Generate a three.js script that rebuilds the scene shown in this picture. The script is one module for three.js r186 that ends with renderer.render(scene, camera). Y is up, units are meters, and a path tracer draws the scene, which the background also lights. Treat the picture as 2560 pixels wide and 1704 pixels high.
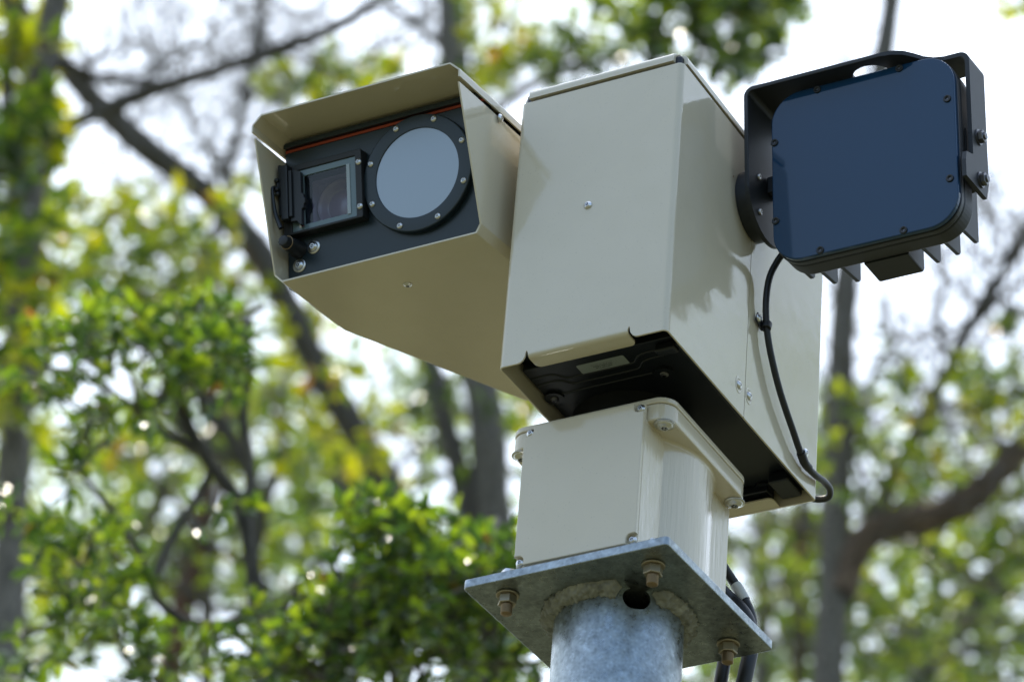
import * as THREE from 'three';
import { RoundedBoxGeometry } from 'three/addons/geometries/RoundedBoxGeometry.js';
import { mergeGeometries, mergeVertices, toCreasedNormals } from 'three/addons/utils/BufferGeometryUtils.js';
import { ImprovedNoise } from 'three/addons/math/ImprovedNoise.js';
import { createNoise4D } from 'simplex-noise';
import { Brush, Evaluator, SUBTRACTION } from 'three-bvh-csg';

// ---------------------------------------------------------------- camera, sky, sun, exposure
const scene = new THREE.Scene();
const D2R = Math.PI / 180;
const camera = new THREE.PerspectiveCamera(2 * Math.atan(852 / 9500) / D2R, 1024 / 681, 0.1, 900);
camera.position.set(1.9372, 1.6016, 3.5136);
camera.rotation.set(33.037 * D2R, 31.142 * D2R, 4.947 * D2R, 'YXZ');
camera.focus = 4.66;
camera.userData.fStop = 4.9;
camera.updateMatrixWorld(true);

const SUN = new THREE.Vector3(-0.36, 0.82, -0.46).normalize();
function makeSky() {
  const w = 1024, h = 512, a = new Float32Array(w * h * 4), d = new THREE.Vector3();
  const zen = [0.17, 0.39, 0.86], hor = [0.76, 1.02, 1.20], glow = [1.0, 1.0, 0.96];
  for (let j = 0; j < h; j++) for (let i = 0; i < w; i++) {
    const lat = ((j + 0.5) / h - 0.5) * Math.PI, lon = ((i + 0.5) / w - 0.5) * 2 * Math.PI;
    d.set(Math.cos(lat) * Math.cos(lon), Math.sin(lat), Math.cos(lat) * Math.sin(lon));
    const c = d.dot(SUN), up = Math.max(d.y, 0), k = Math.pow(1 - up, 2.2);
    const g = 1.85 * Math.pow((1 + c) / 2, 3.2) + 1.2 * Math.pow(Math.max(c, 0), 40);
    for (let q = 0; q < 3; q++) a[(j * w + i) * 4 + q] = (zen[q] + (hor[q] - zen[q]) * k) + glow[q] * g;
    a[(j * w + i) * 4 + 3] = 1;
  }
  const t = new THREE.DataTexture(a, w, h, THREE.RGBAFormat, THREE.FloatType);
  t.mapping = THREE.EquirectangularReflectionMapping; t.magFilter = THREE.LinearFilter; t.minFilter = THREE.LinearFilter; t.needsUpdate = true;
  return t;
}
scene.background = makeSky();
scene.environment = scene.background;

const sun = new THREE.DirectionalLight(0xfff4e4, 4.5);
sun.position.copy(SUN).multiplyScalar(40);
sun.castShadow = true; sun.shadow.mapSize.set(2048, 2048);
Object.assign(sun.shadow.camera, { left: -25, right: 25, top: 25, bottom: -25, near: 1, far: 120 });
scene.add(sun); scene.add(sun.target);

const renderer = new THREE.WebGLRenderer({ antialias: true });
renderer.toneMapping = THREE.LinearToneMapping;
renderer.toneMappingExposure = 0.9;
renderer.shadowMap.enabled = true;
renderer.setSize(1024, 681);

// ---------------------------------------------------------------- helpers
let seed = 12345;
const rnd = () => { seed |= 0; seed = (seed + 0x6D2B79F5) | 0; let t = Math.imul(seed ^ (seed >>> 15), 1 | seed); t = (t + Math.imul(t ^ (t >>> 7), 61 | t)) ^ t; return ((t ^ (t >>> 14)) >>> 0) / 4294967296; };
const rr = (a, b) => a + (b - a) * rnd();
const gauss = () => (rnd() + rnd() + rnd() + rnd() - 2) * 1.0;
const V3 = (x, y, z) => new THREE.Vector3(x, y, z);
const noise = new ImprovedNoise();
const W = V3(0.15, 4.08, 0.205);           // the head's own frame (its lower front edge) in the world

const taken = {};
const numbered = n => { const k = taken[n] = (taken[n] ?? -1) + 1; return k ? `${n}_${String(k).padStart(3, '0')}` : n; };
function thing(name, label, category, pos, group) {
  const o = new THREE.Group(); o.name = numbered(name); o.position.copy(pos); o.userData = { label, category };
  if (group) o.userData.group = group;
  scene.add(o); return o;
}
function part(parent, name, geo, mat) {
  const m = new THREE.Mesh(geo, mat); m.name = name; m.castShadow = m.receiveShadow = true; parent.add(m); return m;
}
// uv in metres from the side a face points to (box mapping in the piece's own axes)
function boxUV(g) {
  const n = g.index ? g.toNonIndexed() : g;
  if (!n.attributes.normal) n.computeVertexNormals();
  const p = n.attributes.position, uv = new Float32Array(p.count * 2);
  const a = V3(), b = V3(), c = V3();
  for (let i = 0; i < p.count; i += 3) {
    a.fromBufferAttribute(p, i); b.fromBufferAttribute(p, i + 1); c.fromBufferAttribute(p, i + 2);
    b.sub(a); c.sub(a); b.cross(c);
    const x = Math.abs(b.x), y = Math.abs(b.y), z = Math.abs(b.z);
    for (let k = 0; k < 3; k++) {
      const X = p.getX(i + k), Y = p.getY(i + k), Z = p.getZ(i + k);
      const [u, v] = x > y && x > z ? [Z, Y] : y > z ? [X, Z] : [X, Y];
      uv[(i + k) * 2] = u; uv[(i + k) * 2 + 1] = v;
    }
  }
  n.setAttribute('uv', new THREE.BufferAttribute(uv, 2));
  for (const k of Object.keys(n.attributes)) if (!['position', 'normal', 'uv'].includes(k)) n.deleteAttribute(k);
  n.clearGroups();
  return n;
}
const rbox = (x0, x1, y0, y1, z0, z1, r = 0.001, seg = 2) => boxUV(new RoundedBoxGeometry(x1 - x0, y1 - y0, z1 - z0, seg, Math.min(r, (x1 - x0) / 2.01, (y1 - y0) / 2.01, (z1 - z0) / 2.01)).translate((x0 + x1) / 2, (y0 + y1) / 2, (z0 + z1) / 2));
const cyl = (r0, r1, h, n = 32) => new THREE.CylinderGeometry(r0, r1, h, n);
const join = list => mergeGeometries(list.map(g => boxUV(g)));
function shape2(pts, holes = []) {
  const s = new THREE.Shape(pts.map(p => new THREE.Vector2(p[0], p[1])));
  for (const h of holes) s.holes.push(new THREE.Path(h.map(p => new THREE.Vector2(p[0], p[1]))));
  return s;
}
// extrude along +z by d, with a small bevel kept inside d
function ext(s, d, bev = 0.0006, curve = 12) {
  const g = new THREE.ExtrudeGeometry(s, { depth: d - 2 * bev, bevelEnabled: bev > 0, bevelSize: bev, bevelOffset: -bev, bevelThickness: bev, bevelSegments: 2, curveSegments: curve });
  g.translate(0, 0, bev); return g;
}
// rounded polygon: pts [x, y, radius]
function roundPoly(pts, n = 6) {
  const out = [], m = pts.length;
  for (let i = 0; i < m; i++) {
    const [x, y, r] = pts[i], p = pts[(i + m - 1) % m], q = pts[(i + 1) % m];
    if (!r) { out.push([x, y]); continue; }
    const a = new THREE.Vector2(p[0] - x, p[1] - y).normalize(), b = new THREE.Vector2(q[0] - x, q[1] - y).normalize();
    const half = Math.acos(Math.max(-1, Math.min(1, a.dot(b)))) / 2, t = r / Math.tan(half);
    const s = [x + a.x * t, y + a.y * t], e = [x + b.x * t, y + b.y * t];
    const mid = a.clone().add(b).normalize().multiplyScalar(r / Math.sin(half)), cx = x + mid.x, cy = y + mid.y;
    let a0 = Math.atan2(s[1] - cy, s[0] - cx), a1 = Math.atan2(e[1] - cy, e[0] - cx);
    while (a1 - a0 > Math.PI) a1 -= 2 * Math.PI; while (a1 - a0 < -Math.PI) a1 += 2 * Math.PI;
    for (let k = 0; k <= n; k++) { const f = a0 + (a1 - a0) * k / n; out.push([cx + r * Math.cos(f), cy + r * Math.sin(f)]); }
  }
  return out;
}
const rrect = (x0, x1, y0, y1, r, n = 6) => roundPoly([[x0, y0, r], [x1, y0, r], [x1, y1, r], [x0, y1, r]], n);
const circle = (cx, cy, r, n = 40) => Array.from({ length: n }, (_, i) => [cx + r * Math.cos(i / n * 2 * Math.PI), cy + r * Math.sin(i / n * 2 * Math.PI)]);
// a tapered round bar through points; radii at the ends (power law between)
function bar(points, r0, r1, sides = 8, steps = null, wob = 0) {
  const c = new THREE.CatmullRomCurve3(points, false, 'centripetal');
  const n = steps ?? Math.max(4, points.length * 5);
  const fr = c.computeFrenetFrames(n, false), pos = [], nor = [], uv = [], idx = [], len = c.getLength();
  for (let i = 0; i <= n; i++) {
    const t = i / n, p = c.getPointAt(t), r = (r0 + (r1 - r0) * t);
    for (let k = 0; k <= sides; k++) {
      const a = k / sides * 2 * Math.PI, d = fr.normals[i].clone().multiplyScalar(Math.cos(a)).addScaledVector(fr.binormals[i], Math.sin(a));
      const q = r * (1 + wob * noise.noise(p.x * 6 + d.x * 1.5, p.y * 6 + d.y * 1.5, p.z * 6 + d.z * 1.5));
      pos.push(p.x + d.x * q, p.y + d.y * q, p.z + d.z * q); nor.push(d.x, d.y, d.z); uv.push(k / sides * 2 * Math.PI * r0, t * len);
    }
  }
  for (let i = 0; i < n; i++) for (let k = 0; k < sides; k++) {
    const a = i * (sides + 1) + k, b = a + sides + 1;
    idx.push(a, a + 1, b, b, a + 1, b + 1);
  }
  // end caps
  for (const i of [0, n]) {
    const p = c.getPointAt(i / n), at = pos.length / 3, f = fr.tangents[i], s = i ? 1 : -1;
    pos.push(p.x, p.y, p.z); nor.push(f.x * s, f.y * s, f.z * s); uv.push(0, 0);
    for (let k = 0; k < sides; k++) { const a = i * (sides + 1) + k; i ? idx.push(at, a + 1, a) : idx.push(at, a, a + 1); }
  }
  const g = new THREE.BufferGeometry();
  g.setAttribute('position', new THREE.Float32BufferAttribute(pos, 3));
  g.setAttribute('normal', new THREE.Float32BufferAttribute(nor, 3));
  g.setAttribute('uv', new THREE.Float32BufferAttribute(uv, 2));
  g.setIndex(idx); return g;
}
// ---------------------------------------------------------------- textures: grain and relief only
function field(n, fn) { const a = new Float32Array(n * n); for (let j = 0; j < n; j++) for (let i = 0; i < n; i++) a[j * n + i] = fn(i / n, j / n); return a; }
// noise that repeats with period 1 in u and v
let nseed = 77; const n4 = createNoise4D(() => { nseed = (Math.imul(nseed, 1664525) + 1013904223) >>> 0; return nseed / 4294967296; });
function tnoise(u, v, f, z, fv = f) {
  const R = f / (2 * Math.PI), Q = fv / (2 * Math.PI), a = u * 2 * Math.PI, b = v * 2 * Math.PI;
  return n4(Math.cos(a) * R + z * 17.3, Math.sin(a) * R + z * 5.1, Math.cos(b) * Q - z * 9.7, Math.sin(b) * Q + z * 3.3);
}
function grey(n, fn, rep) {
  const f = field(n, fn), b = new Uint8Array(n * n * 4);
  for (let i = 0; i < n * n; i++) { const v = Math.max(0, Math.min(255, f[i] * 255)); b[i * 4] = b[i * 4 + 1] = b[i * 4 + 2] = v; b[i * 4 + 3] = 255; }
  const t = new THREE.DataTexture(b, n, n, THREE.RGBAFormat); t.wrapS = t.wrapT = THREE.RepeatWrapping; t.magFilter = THREE.LinearFilter; t.minFilter = THREE.LinearMipmapLinearFilter; t.generateMipmaps = true; t.needsUpdate = true;
  if (rep) t.repeat.set(rep[0], rep[1] ?? rep[0]);
  return t;
}
function tint(n, fn, rep) {
  const b = new Uint8Array(n * n * 4);
  for (let j = 0; j < n; j++) for (let i = 0; i < n; i++) { const c = fn(i / n, j / n); for (let q = 0; q < 3; q++) b[(j * n + i) * 4 + q] = Math.max(0, Math.min(255, c[q] * 255)); b[(j * n + i) * 4 + 3] = 255; }
  const t = new THREE.DataTexture(b, n, n, THREE.RGBAFormat); t.colorSpace = THREE.SRGBColorSpace; t.wrapS = t.wrapT = THREE.RepeatWrapping; t.magFilter = THREE.LinearFilter; t.needsUpdate = true;
  if (rep) t.repeat.set(rep[0], rep[1] ?? rep[0]);
  return t;
}
const rgb = (r, g, b) => new THREE.Color().setRGB(r, g, b);
const peel = grey(1024, (u, v) => 0.5 + 0.036 * tnoise(u, v, 128, 1) + 0.024 * tnoise(u, v, 220, 4) + 0.16 * tnoise(u, v, 7, 9) + 0.10 * tnoise(u, v, 17, 5), [3]);
const peelCast = grey(512, (u, v) => 0.5 + 0.30 * tnoise(u, v, 80, 3) + 0.25 * tnoise(u, v, 150, 7), [6]);
const streaks = grey(512, (u, v) => 0.5 + 0.22 * tnoise(u, v, 90, 2, 4) + 0.28 * tnoise(u, v, 36, 6, 2) + 0.08 * tnoise(u, v, 150, 3), [6]);
const fine = grey(256, (u, v) => 0.5 + 0.4 * tnoise(u, v, 80, 5), [20]);
const dirtMap = tint(512, (u, v) => {
  const a = 0.5 + 0.5 * tnoise(u, v, 7, 2), b = tnoise(u, v, 90, 8), s = b > 0.80 ? 0.93 : 1;
  const k = (0.985 + 0.015 * a) * s; return [k, k, k * (0.99 + 0.01 * a)];
}, [2.7]);
const zincMap = tint(512, (u, v) => {
  const a = tnoise(u, v, 16, 1), b = tnoise(u, v, 44, 4), c = tnoise(u, v, 5, 7);
  const k = 0.74 + 0.09 * a + 0.08 * b + 0.06 * c; return [k * 0.97, k, k * 1.01];
}, [4]);
const zincRough = grey(512, (u, v) => 0.48 + 0.16 * tnoise(u, v, 20, 3) + 0.12 * tnoise(u, v, 60, 2), [4]);
const barkBump = grey(512, (u, v) => 0.5 + 0.35 * tnoise(u, v, 40, 2, 10) + 0.2 * tnoise(u, v, 90, 5, 40), [3]);
const barkMap = tint(512, (u, v) => { const k = 0.80 + 0.22 * tnoise(u, v, 30, 6, 9) + 0.14 * tnoise(u, v, 9, 1); return [k, k * 0.98, k * 0.95]; }, [2]);

const std = o => new THREE.MeshStandardMaterial(o), phy = o => new THREE.MeshPhysicalMaterial(o);
const CREAM = [0.635, 0.575, 0.435];
const M = {
  paint: phy({ color: rgb(...CREAM), map: dirtMap, roughness: 0.06, ior: 1.75, bumpMap: peel, bumpScale: 0.0004 }),
  cast: phy({ color: rgb(0.655, 0.585, 0.44), map: dirtMap, roughness: 0.10, ior: 1.65, bumpMap: peelCast, bumpScale: 0.00002 }),
  column: phy({ color: rgb(0.655, 0.585, 0.44), map: dirtMap, roughness: 0.10, ior: 1.8, bumpMap: streaks, bumpScale: 0.0005 }),
  black: phy({ color: rgb(0.012, 0.014, 0.016), roughness: 0.5, bumpMap: fine, bumpScale: 0.00004 }),
  navy: phy({ color: rgb(0.011, 0.023, 0.031), roughness: 0.33, bumpMap: fine, bumpScale: 0.00002 }),
  plastic: phy({ color: rgb(0.009, 0.012, 0.016), roughness: 0.38, bumpMap: fine, bumpScale: 0.00004 }),
  rubber: std({ color: rgb(0.012, 0.013, 0.014), roughness: 0.48, bumpMap: fine, bumpScale: 0.00005 }),
  orange: std({ color: rgb(0.36, 0.055, 0.02), roughness: 0.7 }),
  steel: std({ color: rgb(0.66, 0.66, 0.65), metalness: 1, roughness: 0.28 }),
  steelDark: std({ color: rgb(0.17, 0.17, 0.18), metalness: 1, roughness: 0.42 }),
  socket: std({ color: rgb(0.02, 0.02, 0.02), roughness: 0.8 }),
  brass: std({ color: rgb(0.40, 0.35, 0.26), metalness: 1, roughness: 0.42 }),
  rust: std({ color: rgb(0.34, 0.25, 0.15), metalness: 0.9, roughness: 0.6 }),
  zinc: std({ color: rgb(0.66, 0.69, 0.70), map: zincMap, metalness: 0.92, roughness: 0.72, roughnessMap: zincRough, bumpMap: zincRough, bumpScale: 0.0001 }),
  zincWeld: std({ color: rgb(0.62, 0.59, 0.52), map: zincMap, metalness: 0.2, roughness: 0.75, bumpMap: zincRough, bumpScale: 0.002 }),
  germanium: phy({ color: rgb(0.30, 0.34, 0.38), metalness: 0.75, roughness: 0.34 }),
  floodGlass: phy({ color: rgb(0.010, 0.042, 0.098), roughness: 0.06, ior: 1.5 }),
  pane: phy({ color: rgb(0.92, 0.95, 1.0), transmission: 1, thickness: 0, roughness: 0.02, ior: 1.5 }),
  rim: phy({ color: rgb(0.13, 0.19, 0.22), roughness: 0.2 }),
  frost: phy({ color: rgb(0.34, 0.40, 0.43), roughness: 0.3 }),
  lensDark: phy({ color: rgb(0.20, 0.14, 0.20), roughness: 0.25, ior: 1.7 }),
  cavity: std({ color: rgb(0.34, 0.28, 0.45), roughness: 0.6 }),
  silver: std({ color: rgb(0.34, 0.36, 0.36), metalness: 0.35, roughness: 0.5 }),
  ink: std({ color: rgb(0.03, 0.03, 0.03), roughness: 0.6 }),
  white: std({ color: rgb(0.55, 0.56, 0.53), roughness: 0.5 }),
};
// ---------------------------------------------------------------- fasteners (shared geometries, axis along +z, seat at z = 0)
function star(r, n = 6) { return Array.from({ length: n * 4 }, (_, i) => { const a = i / (n * 4) * 2 * Math.PI, k = r * (1 + 0.22 * Math.cos(a * n)); return [k * Math.cos(a), k * Math.sin(a)]; }); }
function grouped(list) { const g = mergeGeometries(list.map(boxUV), true); return g; }
function domeScrew(r, h, washer = 0) {
  const pts = []; for (let i = 0; i <= 8; i++) { const a = i / 8 * Math.PI / 2; pts.push(new THREE.Vector2(Math.max(r * Math.cos(a), 0), h * (0.15 + 0.85 * Math.sin(a)))); }
  pts.unshift(new THREE.Vector2(r, 0));
  // flat land around the recess, then the recess itself as a dark star-shaped pit with a pin
  const top = h * 0.985, land = r * 0.5;
  const lathe = [new THREE.Vector2(r, 0), ...pts.slice(1).filter(p => p.x > land * 1.02), new THREE.Vector2(land, top)];
  const dome = new THREE.LatheGeometry(lathe, 24).rotateX(Math.PI / 2);
  const cap = new THREE.ShapeGeometry(shape2(circle(0, 0, land, 24), [star(land * 0.72)])).translate(0, 0, top);
  const pit = new THREE.ShapeGeometry(shape2(star(land * 0.75))).translate(0, 0, top - r * 0.28);
  const pin = cyl(land * 0.26, land * 0.26, r * 0.26, 10).rotateX(Math.PI / 2).translate(0, 0, top - r * 0.14);
  const metal = [dome, cap, pin];
  if (washer) { const w = new THREE.LatheGeometry([[r * 0.9, 0], [washer, 0], [washer, r * 0.16], [r * 0.9, r * 0.2]].map(p => new THREE.Vector2(...p)), 28).rotateX(Math.PI / 2); metal.push(w); }
  return grouped([mergeGeometries(metal.map(boxUV)), pit]);
}
const SCREW = { small: domeScrew(0.0043, 0.0026), mid: domeScrew(0.0056, 0.0034), big: domeScrew(0.0068, 0.0048, 0.0092), flange: domeScrew(0.0105, 0.0066, 0.0128) };
const screwMats = [M.steel, M.socket];
function screw(parent, kind, x, y, z, rx = 0, ry = 0, spin = null, name = 'screw') {
  const m = part(parent, name, SCREW[kind], screwMats);
  m.position.set(x, y, z); m.rotation.set(rx, ry, 0); m.rotateZ(spin ?? rr(0, 2)); return m;
}
// flat cap screw with a round socket (black)
const capScrew = grouped([
  mergeGeometries([boxUV(new THREE.LatheGeometry([[0.0020, 0.0002], [0.0021, 0.0020], [0.0044, 0.0022], [0.0050, 0.0016], [0.0050, -0.001]].map(p => new THREE.Vector2(...p)), 24).rotateX(Math.PI / 2))]),
  new THREE.CircleGeometry(0.0022, 16).translate(0, 0, 0.0003)]);

// ================================================================ pole with its welded top plate
const pole = thing('steel_pole', 'round galvanised steel pole with square bolted top plate, carrying the camera head', 'pole', V3(0, 0, 0));
const P = (x, y, z) => V3(x, y, z).add(W);                  // head frame -> world
const AX = P(-0.1515, 0, -0.205);                           // pole axis
const plateTop = 4.08 - 0.2435, plateBot = 4.08 - 0.2555;
{
  const R = 0.0787;
  // drain notch cut where the tube meets the plate
  const ev = new Evaluator(); ev.attributes = ['position', 'normal', 'uv'];
  const outer = new Brush(cyl(R, R, plateBot, 96).translate(AX.x, plateBot / 2, AX.z));
  const inner = new Brush(cyl(R - 0.005, R - 0.005, plateBot + 0.02, 96).translate(AX.x, plateBot / 2, AX.z));
  const az = 43 * D2R, hx = AX.x + Math.sin(az) * R, hz = AX.z + Math.cos(az) * R;
  const cut = cyl(0.0165, 0.0165, 0.06, 40).rotateX(Math.PI / 2);
  { const p = cut.attributes.position; for (let i = 0; i < p.count; i++) { const a = Math.atan2(p.getY(i), p.getX(i)), k = 1 + 0.05 * Math.sin(a * 2 + 1) + 0.02 * Math.sin(a * 5); p.setX(i, p.getX(i) * k); p.setY(i, p.getY(i) * k * 0.95); } }
  cut.rotateY(az).translate(hx, plateBot - 0.012, hz);
  outer.updateMatrixWorld(); inner.updateMatrixWorld();
  const hollow = ev.evaluate(outer, inner, SUBTRACTION); hollow.updateMatrixWorld();
  const cutter = new Brush(cut); cutter.updateMatrixWorld();
  const cutTube = ev.evaluate(hollow, cutter, SUBTRACTION);
  const g = cutTube.geometry; g.clearGroups();
  // cylinder uv in metres round the tube
  { const p = g.attributes.position, uv = g.attributes.uv; for (let i = 0; i < p.count; i++) uv.setXY(i, Math.atan2(p.getX(i) - AX.x, p.getZ(i) - AX.z) * R, p.getY(i)); }
  part(pole, 'tube', g, M.zinc);
  // top plate, 1.2 degrees turned
  const half = 0.1385;
  const plate = part(pole, 'top_plate', boxUV(ext(shape2(rrect(-half, half, -half, half, 0.006)), plateTop - plateBot, 0.0012).rotateX(-Math.PI / 2)), M.zinc);
  plate.position.set(AX.x - 0.001, plateBot, AX.z - 0.001); plate.rotation.y = -1.2 * D2R;
  // weld bead, with a break at the notch
  const seg = 200, rad = [], pos = [], idx = [], uv = [];
  const gap = 0.24, a0 = az + gap, sweep = 2 * Math.PI - 2 * gap, ring = 10;
  for (let i = 0; i <= seg; i++) {
    const a = a0 + sweep * i / seg, endk = Math.min(1, Math.min(i, seg - i) / 4 + 0.25);
    for (let k = 0; k <= ring; k++) {
      const t = k / ring * Math.PI / 2;
      const wob = 1 + 0.30 * noise.noise(Math.cos(a) * 9, Math.sin(a) * 9, 2) + 0.30 * noise.noise(Math.cos(a) * 22, Math.sin(a) * 22, k * 0.5);
      // convex fillet profile from the plate down to the tube
      const bx = 0.0165 * wob * endk, by = 0.014 * wob * endk, r = R - 0.001 + bx * Math.cos(t) * (1 - 0.0 * t), y = plateBot + 0.0015 - by * Math.sin(t);
      pos.push(AX.x + Math.sin(a) * r, y, AX.z + Math.cos(a) * r); uv.push(a * R, k * 0.002);
    }
  }
  for (let i = 0; i < seg; i++) for (let k = 0; k < ring; k++) { const q = i * (ring + 1) + k, w = q + ring + 1; idx.push(q, q + 1, w, w, q + 1, w + 1); }
  const wg = new THREE.BufferGeometry(); wg.setAttribute('position', new THREE.Float32BufferAttribute(pos, 3)); wg.setAttribute('uv', new THREE.Float32BufferAttribute(uv, 2)); wg.setIndex(idx); wg.computeVertexNormals();
  part(pole, 'weld_bead', wg, M.zincWeld);
  // four bolts: round head above, washer, nut and thread below
  const nutG = boxUV(ext(shape2(circle(0, 0, 0.0118, 6)), 0.0115, 0.0012).rotateX(Math.PI / 2));
  const washG = boxUV(new THREE.LatheGeometry([[0.006, 0], [0.0142, 0], [0.0142, -0.0022], [0.0132, -0.0030], [0.006, -0.0030]].map(p => new THREE.Vector2(...p)), 28));
  const thr = []; for (let i = 0; i <= 36; i++) thr.push(new THREE.Vector2(0.0064 + (i % 2 ? 0.0007 : 0), -0.0145 - i * 0.00034)); thr.push(new THREE.Vector2(0.0052, -0.0278)); thr.push(new THREE.Vector2(0.0001, -0.0282));
  const thrG = boxUV(new THREE.LatheGeometry(thr, 24)), headG = boxUV(cyl(0.0105, 0.012, 0.0085, 6)), padG = boxUV(cyl(0.014, 0.014, 0.002, 28));
  const c = P(-0.1515, 0, -0.2035);
  for (const [sx, sz, spin] of [[-1, 1, 0.2], [1, 1, 0.75], [1, -1, 0.45], [-1, -1, 0.1]]) {
    const b = part(pole, 'bolt', washG, M.brass); b.position.set(c.x + sx * 0.0975, plateBot - 0.0002, c.z + sz * 0.1015 + (sz < 0 ? 0 : 0));
    const n = part(b, 'nut', nutG, M.brass); n.position.y = -0.003; n.rotation.y = spin;
    part(b, 'thread', thrG, M.rust);
  }
}

// ================================================================ pan and tilt head: pedestal and central box
const headBase = P(-0.1495, -0.2435, -0.2025);
const head = thing('pan_tilt_head', 'cream painted metal pan and tilt head, tall box on a pedestal', 'camera head', headBase);
const hd = g => g.translate(W.x - headBase.x, W.y - headBase.y, W.z - headBase.z);   // geometry given in the head frame
const hp = (name, g, m) => part(head, name, hd(g), m);
const hs = (kind, x, y, z, rx, ry, spin, name) => screw(head, kind, x + W.x - headBase.x, y + W.y - headBase.y, z + W.z - headBase.z, rx, ry, spin, name);
// plan shape (x, z) raised from y0 to y1
const plan = (pts, y0, y1, bev = 0.0008, holes = []) => boxUV(ext(shape2(pts.map(([x, z]) => [x, -z]), holes.map(h => h.map(([x, z]) => [x, -z]))), y1 - y0, bev).rotateX(-Math.PI / 2).translate(0, y0, 0));
{
  const cx = -0.1495, cz = -0.2025, q = 0.111;
  const sq = (h, r) => rrect(cx - h, cx + h, cz - h, cz + h, r, 10);
  hp('pedestal_cap', plan(sq(q, 0.022), -0.0352, -0.0275, 0.0016), M.cast);
  hp('pedestal_flange', plan(sq(q - 0.0004, 0.022), -0.0595, -0.0358, 0.0024), M.cast);
  // column: a cylinder with flat front and rear housings, one outline
  const o = [], R = 0.1045, hw = 0.0815, zf = 0.1165, hb = 0.083, zb = -0.1125;
  const a0 = Math.asin(0.079 / R), zi = Math.sqrt(R * R - 0.079 * 0.079);
  o.push([-hw, zf], [hw, zf], [hw, Math.sqrt(R * R - hw * hw) + 0.0]);
  const f0 = Math.atan2(Math.sqrt(R * R - hw * hw), hw), f1 = -Math.atan2(Math.sqrt(R * R - hb * hb), hb);
  for (let i = 1; i < 40; i++) { const a = f0 + (f1 - f0) * i / 40; o.push([R * Math.cos(a), R * Math.sin(a)]); }
  o.push([hb, -Math.sqrt(R * R - hb * hb)], [hb, zb], [-hb, zb], [-hb, -Math.sqrt(R * R - hb * hb)]);
  for (let i = 1; i < 40; i++) { const a = Math.PI - f1 + (f0 - f1 > 0 ? -1 : 1) * ((f0 - f1) * i / 40); o.push([R * Math.cos(a), R * Math.sin(a)]); }
  o.push([-hw, Math.sqrt(R * R - hw * hw)]);
  const col = toCreasedNormals(plan(o.map(([x, z]) => [x + cx, z + cz]), -0.2355, -0.0590, 0), 0.5);
  // uv round the column, so that the brushed grain runs upright
  { const p = col.attributes.position, u = col.attributes.uv; for (let i = 0; i < p.count; i++) u.setXY(i, Math.atan2(p.getX(i) - cx, p.getZ(i) - cz) * R, p.getY(i)); }
  hp('pedestal_column', col, M.column);
  // concave ring where the column runs into the flange
  { const prof = []; for (let i = 0; i <= 6; i++) { const a = i / 6 * Math.PI / 2; prof.push(new THREE.Vector2(R + 0.0055 - 0.0055 * Math.cos(a) * 1, -0.0590 - 0.0055 + 0.0055 * Math.sin(a))); }
    hp('fillet', boxUV(new THREE.LatheGeometry(prof, 72).translate(cx, 0, cz)), M.cast); }
  hp('pedestal_foot', plan(sq(0.1095, 0.018), -0.2433, -0.2345, 0.0012), M.cast);
  // front cover plate with notched corners for its screws
  const x0 = cx - 0.0815, x1 = cx + 0.0815, y0 = -0.2335, y1 = -0.0385, k = 0.0098;
  const corner = (x, y, sx, sy) => { const r = []; for (let i = 0; i <= 6; i++) { const a = i / 6 * Math.PI / 2; r.push([x - sx * k * Math.cos(a) * 1, y - sy * k * Math.sin(a)]); } return r; };
  const pts = [];
  const arc = (px, py, a0, a1) => { for (let i = 0; i <= 8; i++) { const a = a0 + (a1 - a0) * i / 8; pts.push([px + 0.0068 * Math.cos(a), py + 0.0068 * Math.sin(a)]); } };
  const sx0 = x0 + 0.0062, sx1 = x1 - 0.0062, sy0 = y0 + 0.0062, sy1 = y1 - 0.0062, H = Math.PI;
  pts.push([x0, sy0 + 0.0068]); arc(sx0, sy0, H / 2, -0.0); pts.push([sx0 + 0.0068, y0]);
  pts.push([sx1 - 0.0068, y0]); arc(sx1, sy0, H, H / 2); pts.push([x1, sy0 + 0.0068]);
  pts.push([x1, sy1 - 0.0068]); arc(sx1, sy1, -H / 2, -H); pts.push([sx1 - 0.0068, y1]);
  pts.push([sx0 + 0.0068, y1]); arc(sx0, sy1, 0, -H / 2); pts.push([x0, sy1 - 0.0068]);
  hp('cover_plate', boxUV(ext(shape2(pts), 0.0065, 0.0011).translate(0, 0, cz + zf + 0.0004)), M.cast);
  hp('cover_backing', rbox(x0 + 0.0004, x1 - 0.0004, y0 + 0.0004, y1 - 0.0004, cz + zf - 0.004, cz + zf + 0.0012, 0.001), M.cast);
  for (const [x, y, s] of [[sx0, sy0, 0.3], [sx1, sy0, 0.1], [sx0, sy1, 0.9], [sx1, sy1, 0.6]]) hs('mid', x, y, cz + zf + 0.0012, 0, 0, s);
  for (const [sx, sz] of [[-1, 1], [1, 1], [1, -1], [-1, -1]]) hs('flange', cx + sx * 0.0975, -0.0596, cz + sz * 0.0975, Math.PI / 2, 0, 0.4, 'flange_screw');
  // bolt heads standing on the foot
  const bh = boxUV(join([cyl(0.0125, 0.0125, 0.0022, 28), cyl(0.0098, 0.0104, 0.0078, 6).translate(0, 0.005, 0)]));
  for (const [sx, sz] of [[-1, 1], [1, 1], [1, -1], [-1, -1]]) { const m = part(head, 'foot_bolt', bh, M.steel); m.position.set(sx * 0.0975 - 0.002, 0.0101, sz * 0.1005); }
  // spindle between pedestal and head
  hp('spindle', boxUV(cyl(0.075, 0.075, 0.052, 48).translate(cx, 0.0, cz)), M.black);
}
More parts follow.
